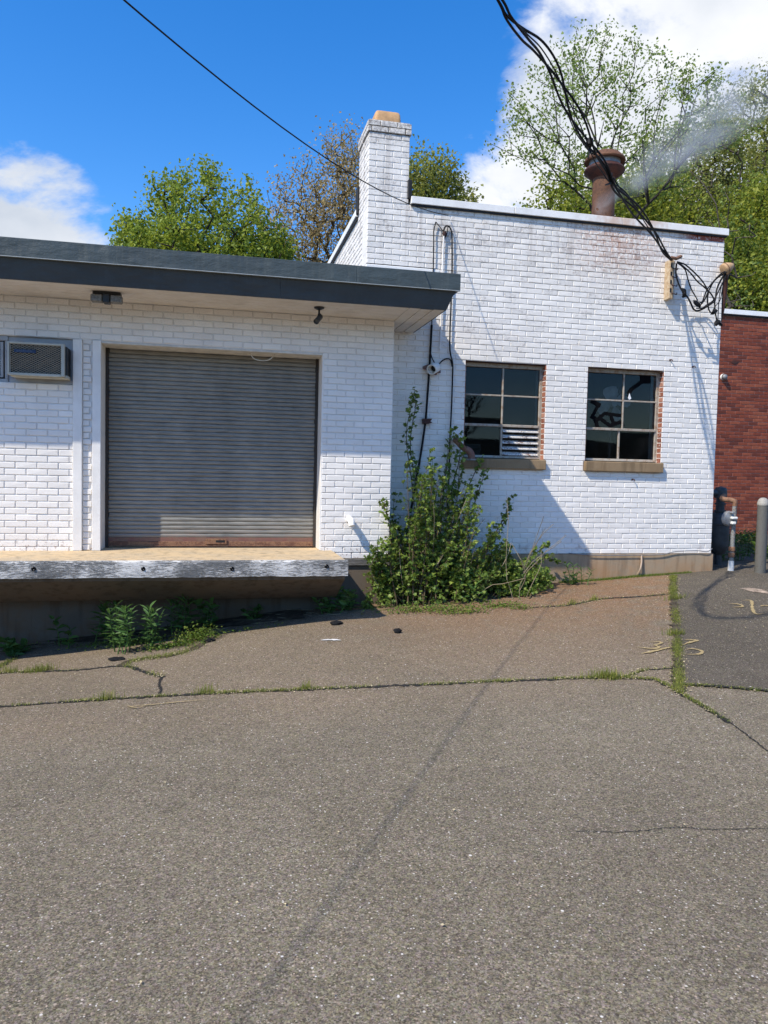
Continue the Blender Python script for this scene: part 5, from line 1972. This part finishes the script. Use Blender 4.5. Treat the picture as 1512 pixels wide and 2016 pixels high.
# the long shoots that stand out
for pts_ in ([(832, 1190, 8.5), (825, 1000, 8.62), (808, 880, 8.7), (818, 800, 8.72), (816, 772, 8.70)],
             [(835, 1190, 8.4), (812, 960, 8.55), (800, 860, 8.66), (812, 792, 8.68)],
             [(860, 1190, 8.5), (872, 980, 8.7), (884, 890, 8.78), (888, 845, 8.75)],
             [(860, 1190, 8.4), (885, 990, 8.6), (905, 900, 8.7), (902, 855, 8.7)],
             [(880, 1190, 8.5), (905, 1010, 8.7), (935, 930, 8.75), (948, 905, 8.72)],
             [(880, 1190, 8.4), (915, 1050, 8.6), (945, 960, 8.7), (956, 925, 8.7)],
             [(910, 1190, 8.4), (958, 1080, 8.6), (992, 1020, 8.7), (1006, 980, 8.68)],
             [(910, 1190, 8.5), (950, 1090, 8.65), (985, 1045, 8.7), (1000, 1000, 8.7)],
             [(960, 1190, 8.5), (1020, 1120, 8.65), (1060, 1085, 8.7), (1084, 1070, 8.68)],
             [(960, 1190, 8.4), (1030, 1130, 8.55), (1075, 1100, 8.6), (1102, 1110, 8.6)],
             [(840, 1190, 8.2), (790, 1080, 8.15), (760, 1010, 8.15), (757, 985, 8.12)],
             [(800, 1195, 8.1), (755, 1140, 8.05), (735, 1100, 8.0), (722, 1108, 7.98)]):
    S_list.append(spline([at(*q) for q in pts_], 7))
A_, B_, ra_, rb_, LP, LD = [], [], [], [], [], []
for si, P in enumerate(S_list):
    P = np.array(P)
    n = len(P)
    long_ = si >= 125
    for i in range(n-1):
        r0 = .009*(1-i/n)+.0018
        A_.append(P[i]); B_.append(P[i+1]); ra_.append(r0); rb_.append(.009*(1-(i+1)/n)+.0018)
    start = int(n*(.35 if long_ else .25))
    for i in range(start, n):
        tw = 2 if long_ else 3
        for _ in range(tw):
            d = rng.normal(size=3)
            d[2] = abs(d[2])*.6+.1
            d[1] -= .35
            d /= np.linalg.norm(d)
            Lt = rng.uniform(.03, .11 if long_ else .15)*(1-.4*i/n)
            q = P[i]+d*Lt
            A_.append(P[i]); B_.append(q); ra_.append(.0025); rb_.append(.0012)
            for m_ in range(rng.integers(2, 6)):
                s0 = P[i]+d*Lt*rng.uniform(.4, 1.)
                ld = d+rng.normal(size=3)*.7
                ld[2] -= .35
                LP.append(s0); LD.append(ld)
# low leaves that spill over the asphalt
for _ in range(900):
    px = rng.uniform(745, 1060)
    Y = rng.uniform(7.78, 8.5)+(.35 if px > 960 else 0)
    X = at(px, 1190, Y)[0]
    LP.append(np.array([X, Y, float(ground_z(X, Y))+abs(rng.normal())*.10+.01]))
    LD.append(rng.normal(size=3)*np.array([1, 1, .4])+np.array([0, -.2, .1]))
LP, LD = np.array(LP), np.array(LD)
# leaves keep out of the walls
okm = (LP[:, 1] < YR-.03) & ~((LP[:, 0] < LX1+.03) & (LP[:, 1] > YL-.06)) & ~((LP[:, 0] < DFX+.05) & (LP[:, 2] > .2))
LP, LD = LP[okm], LD[okm]
link('foliage', leaves_mesh('foliage', LP, LD, rng.uniform(.55, 1.5, len(LP))*.034, LOBED, rng, .45, M['leaf_bush']), shrub)
link('stems', tubes_mesh('stems', np.array(A_), np.array(B_), np.array(ra_), np.array(rb_), M['stem_brown'], 5), shrub)


for _ in range(34):
    DA, DB = [], []
    px, Y = rng.uniform(745, 1040), rng.uniform(8.0, 8.7)
    X = at(px, 1190, Y)[0]
    if X < LX1+.05 and Y > YL-.1:
        continue
    p = np.array([X, Y, float(ground_z(X, Y))])
    d = np.array([rng.normal()*.35, rng.normal()*.2-.1, rng.uniform(.5, 1.1)])
    for k in range(6):
        q = p+d*.16
        if q[1] > YR-.03 or (q[0] < LX1+.03 and q[1] > YL-.06):
            break
        DA.append(p); DB.append(q)
        p = q
        d = d+rng.normal(size=3)*.18
    if DA:
        link('dead_stem', tubes_mesh('dead_stem', np.array(DA), np.array(DB), np.full(len(DA), .004), np.full(len(DA), .0032), M['dry_stem'], 5), shrub)


# ------------------------------------------------------------------ weeds along the dock
def weed(px, py, Y, h, n_stem, seed, label, shape=LANCE, ls=.10, whorl=12, leafm='leaf_weed', cat='weed', group='weeds along the foot of the dock'):
    r_ = np.random.default_rng(seed)
    X = at(px, py, Y)[0]
    z = float(ground_z(X, Y))
    t = thing('leafy_weed', label, cat, (X, Y, z), group)
    A, B, ra, rb, P, D = [], [], [], [], [], []
    for s in range(n_stem):
        A, B, ra, rb = [], [], [], []
        b0 = np.array([X+r_.normal()*.05, Y+r_.normal()*.04, z-.01])
        tp = b0+np.array([r_.normal()*.06, r_.normal()*.05, h*r_.uniform(.75, 1.05)])
        c = np.array(stem(b0, tp, r_.normal(size=3)*.02, 8))
        for i in range(len(c)-1):
            A.append(c[i]); B.append(c[i+1]); ra.append(.005*(1-i/len(c))+.0015); rb.append(.005*(1-(i+1)/len(c))+.0015)
        link('stem', tubes_mesh('stem', np.array(A), np.array(B), np.array(ra), np.array(rb), M['leaf_weed'], 5), t)
        m = int(whorl*h/.2)
        for k in range(m):
            f = .18+.82*k/m
            i = f*(len(c)-1)
            p = c[int(i)]+(c[min(int(i)+1, len(c)-1)]-c[int(i)])*(i-int(i))
            a = k*2.4+r_.normal()*.3
            P.append(p)
            D.append([math.cos(a), math.sin(a), .25+.9*max(0, f-.6)*2+r_.normal()*.15])
    P, D = np.array(P), np.array(D)
    link('leaves', leaves_mesh('leaves', P, D, r_.uniform(.7, 1.2, len(P))*ls, shape, r_, 1.0, M[leafm]), t)


weed(250, 1262, 7.30, .50, 5, 1, 'tall sunlit weed with narrow pointed leaves, left of the bright pair')
weed(298, 1262, 7.33, .42, 4, 2, 'shorter sunlit weed with narrow pointed leaves, right of the bright pair')
weed(118, 1240, 8.0, .30, 2, 3, 'shaded weed under the dock at far left', OVATE, .10, 7)
weed(193, 1240, 7.95, .46, 3, 4, 'shaded weed under the dock just left of the bright pair', LANCE, .12)
weed(347, 1235, 7.9, .44, 4, 5, 'bushy shaded weed under the dock right of the bright pair', LANCE, .14)
weed(402, 1225, 7.9, .30, 4, 6, 'low shaded weed under the dock behind the bright ground cover', OVATE, .11, 8)
weed(505, 1215, 8.05, .14, 4, 7, 'tiny round-leaved weed in the shade near the middle of the dock wall', OVATE, .09, 12)
weed(650, 1200, 7.95, .16, 5, 8, 'small weed in the shade near the right end of the dock', OVATE, .08, 14)
weed(690, 1205, 7.98, .24, 6, 9, 'dark leafy weed in the shade touching the corner shrub', OVATE, .09, 12)
weed(30, 1245, 7.9, .16, 5, 10, 'low broad-leaved weed in the shade at the left edge', OVATE, .12, 10)
weed(925, 1188, 8.05, .26, 2, 12, 'single rosette of long narrow leaves in front of the shrub', LANCE, .15, 9, group='weeds in front of the shrub')
weed(1135, 1128, 8.72, .26, 4, 13, 'small shaded weed against the concrete right of the shrub', LANCE, .08, 12, group='weeds against the foundation')
weed(1120, 1135, 8.76, .16, 4, 14, 'lowest weed against the concrete beside the shrub', OVATE, .06, 12, group='weeds against the foundation')
for k, (px, Y, h, lab) in enumerate(((1455, 9.9, .45, 'shaded weed behind the gas riser'), (1475, 10.4, .5, 'shaded weed between gas riser and bollard'), (1420, 9.9, .3, 'low shaded weed beside the gas regulator'), (1500, 9.6, .3, 'sunlit yellow-green weed behind the bollard'), (1465, 12.5, .18, 'low weed along the red wall left of the bollard'), (1488, 12.55, .2, 'leafy weed along the red wall behind the bollard'), (1440, 12.5, .15, 'low weed along the red wall behind the gas riser'))):
    weed(px, 1090, Y, h, 7, 60+k, lab, OVATE if k > 2 else LANCE, .09, 11, 'leaf_cover' if k > 2 else 'leaf_weed', group='weeds by the gas meter')


# ------------------------------------------------------------------ grass in the joints, ground cover, litter
def blades(name, label, P, h, w, seed, mat='leaf_grass', lean=.5):
    r_ = np.random.default_rng(seed)
    n = len(P)
    a = r_.uniform(0, 2*np.pi, n)
    d = np.stack([np.cos(a), np.sin(a), np.zeros(n)], -1)
    s = np.stack([-np.sin(a), np.cos(a), np.zeros(n)], -1)
    ln = np.abs(r_.normal(size=n))*lean
    hh = h*r_.uniform(.45, 1.2, n)
    ww = w*r_.uniform(.7, 1.3, n)
    up = np.array([0, 0, 1.])
    b0 = P-s*ww[:, None]
    b1 = P+s*ww[:, None]
    m0 = P+d*(hh*ln*.3)[:, None]+up*(hh*.6)[:, None]
    t = P+d*(hh*ln)[:, None]+up*(hh*np.clip(1-.3*ln, .25, 1))[:, None]
    V = np.stack([b0, b1, m0-s*ww[:, None]*.7, m0+s*ww[:, None]*.7, t], 1).reshape(-1, 3)
    base = (np.arange(n)*5)[:, None]
    F3 = np.concatenate([base+np.array([[0, 1, 3]]), base+np.array([[0, 3, 2]]), base+np.array([[2, 3, 4]])])
    o = link(name, mesh_arrays(name, V, [F3], False, M[mat]))
    return tag(o, label, None, kind='stuff')


def along(keys, dens, width, rng):
    out = []
    for k, dn, wd in keys:
        P = np.array(CRS[k])
        for a, b_ in zip(P, P[1:]):
            L = np.linalg.norm(b_-a)
            n = rng.poisson(dn*dens*L)
            t = rng.random(n)
            q = a+(b_-a)*t[:, None]
            d = (b_-a)[:2]/L
            nn = np.array([-d[1], d[0]])
            off = rng.normal(size=n)*wd*width
            q[:, :2] += nn*off[:, None]
            out.append(q)
    q = np.concatenate(out)
    # patchy
    keep = (np.sin(q[:, 0]*5.1+q[:, 1]*3.3)+np.sin(q[:, 0]*11.7-q[:, 1]*7.9)*.8+np.sin(q[:, 0]*2.3+1)*.9+rng.normal(size=len(q))*.7) > -.35
    q = q[keep]
    q[:, 2] = ground_z(q[:, 0], q[:, 1])+.002
    return q


rg = np.random.default_rng(5)
q = along([('main', 1., .012), ('fork', .9, .012), ('strip', 3.4, .022), ('right', 1., .012), ('back', .5, .02), ('left', .7, .02), ('left2', 1.8, .05), ('left3', .8, .03), ('small', .5, .01)], 860, 1., rg)
blades('joint_grass', 'short green grass growing in the asphalt joints', q, .026, .0016, 6, 'leaf_grass', .8)
tuft = []
for px, py, s, n in ((605, 1357, .02, 70), (1190, 1334, .05, 260), (78, 1322, .05, 220), (210, 1378, .03, 90), (405, 1365, .03, 80), (20, 1324, .03, 80), (1125, 1190, .03, 60), (1170, 1182, .02, 60), (1213, 1337, .03, 60), (1330, 1250, .04, 160), (1330, 1180, .05, 160)):
    g_ = gnd(px, py)
    p = g_+rg.normal(size=(n, 3))*np.array([s*1.3, s*.6, 0])
    p[:, 2] = ground_z(p[:, 0], p[:, 1])
    tuft.append(p)
blades('grass_tufts', 'taller grass tufts standing in the asphalt joints', np.concatenate(tuft), .075, .0018, 7, 'leaf_grass', .5)
# grass and moss at the foot of the foundation
p = []
for _ in range(2600):
    X = rg.uniform(4.3, 6.2)
    Y = YR-.03-abs(rg.normal())*.035
    p.append((X, Y, float(ground_z(X, Y))))
blades('wall_grass', 'mossy grass along the foot of the concrete foundation', np.array(p), .035, .0018, 8, 'leaf_cover', .9)
# bright ground cover in front of the dock
P, D = [], []
for px0, py0, sx, sy, n, hh in ((385, 1262, .10, .07, 950, .10), (340, 1276, .14, .05, 520, .05), (270, 1270, .16, .05, 420, .05), (205, 1272, .14, .04, 260, .03), (130, 1268, .06, .03, 120, .03), (50, 1270, .12, .03, 200, .03), (830, 1205, .25, .06, 700, .05), (910, 1208, .16, .06, 500, .06), (985, 1196, .14, .05, 400, .04), (1030, 1200, .06, .04, 120, .03), (470, 1245, .2, .04, 120, .03)):
    g_ = gnd(px0, py0)
    for _ in range(n):
        X, Y = g_[0]+rg.normal()*sx, g_[1]+rg.normal()*sy+.03
        P.append((X, Y, float(ground_z(X, Y))+abs(rg.normal())*hh*.6+.004))
        D.append(rg.normal(size=3)*np.array([1, 1, .5])+np.array([0, 0, .3]))
gc_ = link('ground_cover', leaves_mesh('ground_cover', np.array(P), np.array(D), rg.uniform(.014, .032, len(P)), OVATE, rg, .9, M['leaf_cover']))
tag(gc_, 'small bright green ground cover along dock and shrub', None, kind='stuff')

# pale seed husks and petals
q = along([('main', 1., .022), ('fork', .8, .03), ('strip', 1.4, .045), ('right', .8, .02), ('back', 1.6, .05), ('left', 1., .03), ('left2', .8, .05), ('small', .8, .03)], 190, 1., rg)
X = np.concatenate([q[:, 0], rg.uniform(-2.5, 7.5, 500), rg.uniform(4.2, 7.4, 700), rg.uniform(-1, 3.2, 45)])
Y = np.concatenate([q[:, 1], rg.uniform(5.0, 8.6, 500), rg.uniform(5.4, 8.8, 700), rg.uniform(2.0, 5.0, 45)])
okm = (X > -6) & ~((X < 1.95) & (Y > 7.4))
X, Y = X[okm], Y[okm]
Pq = np.stack([X, Y, ground_z(X, Y)+.010], -1)
Dq = rg.normal(size=Pq.shape)
Dq[:, 2] = rg.normal(size=len(Pq))*.1
li = link('litter', leaves_mesh('litter', Pq, Dq, rg.uniform(.006, .019, len(Pq)), KITE, rg, 2.5, M['litter']))
tag(li, 'pale dry seed husks and petals scattered on the asphalt', None, kind='stuff')
# dry stalks on the shaded soil
A = np.stack([rg.uniform(-2.4, 1.4, 120), rg.uniform(7.75, 8.2, 120), np.zeros(120)], -1)
A[:, 2] = ground_z(A[:, 0], A[:, 1])+.012
Bq = A+rg.normal(size=A.shape)*np.array([.14, .05, .012])
Bq[:, 2] = np.maximum(Bq[:, 2], A[:, 2]-.004)
st_ = link('dry_stalks', tubes_mesh('dry_stalks', A, Bq, np.full(120, .0022), np.full(120, .0012), M['dry_stem'], 4))
tag(st_, 'dry stalks lying on the soil under the dock', None, kind='stuff')
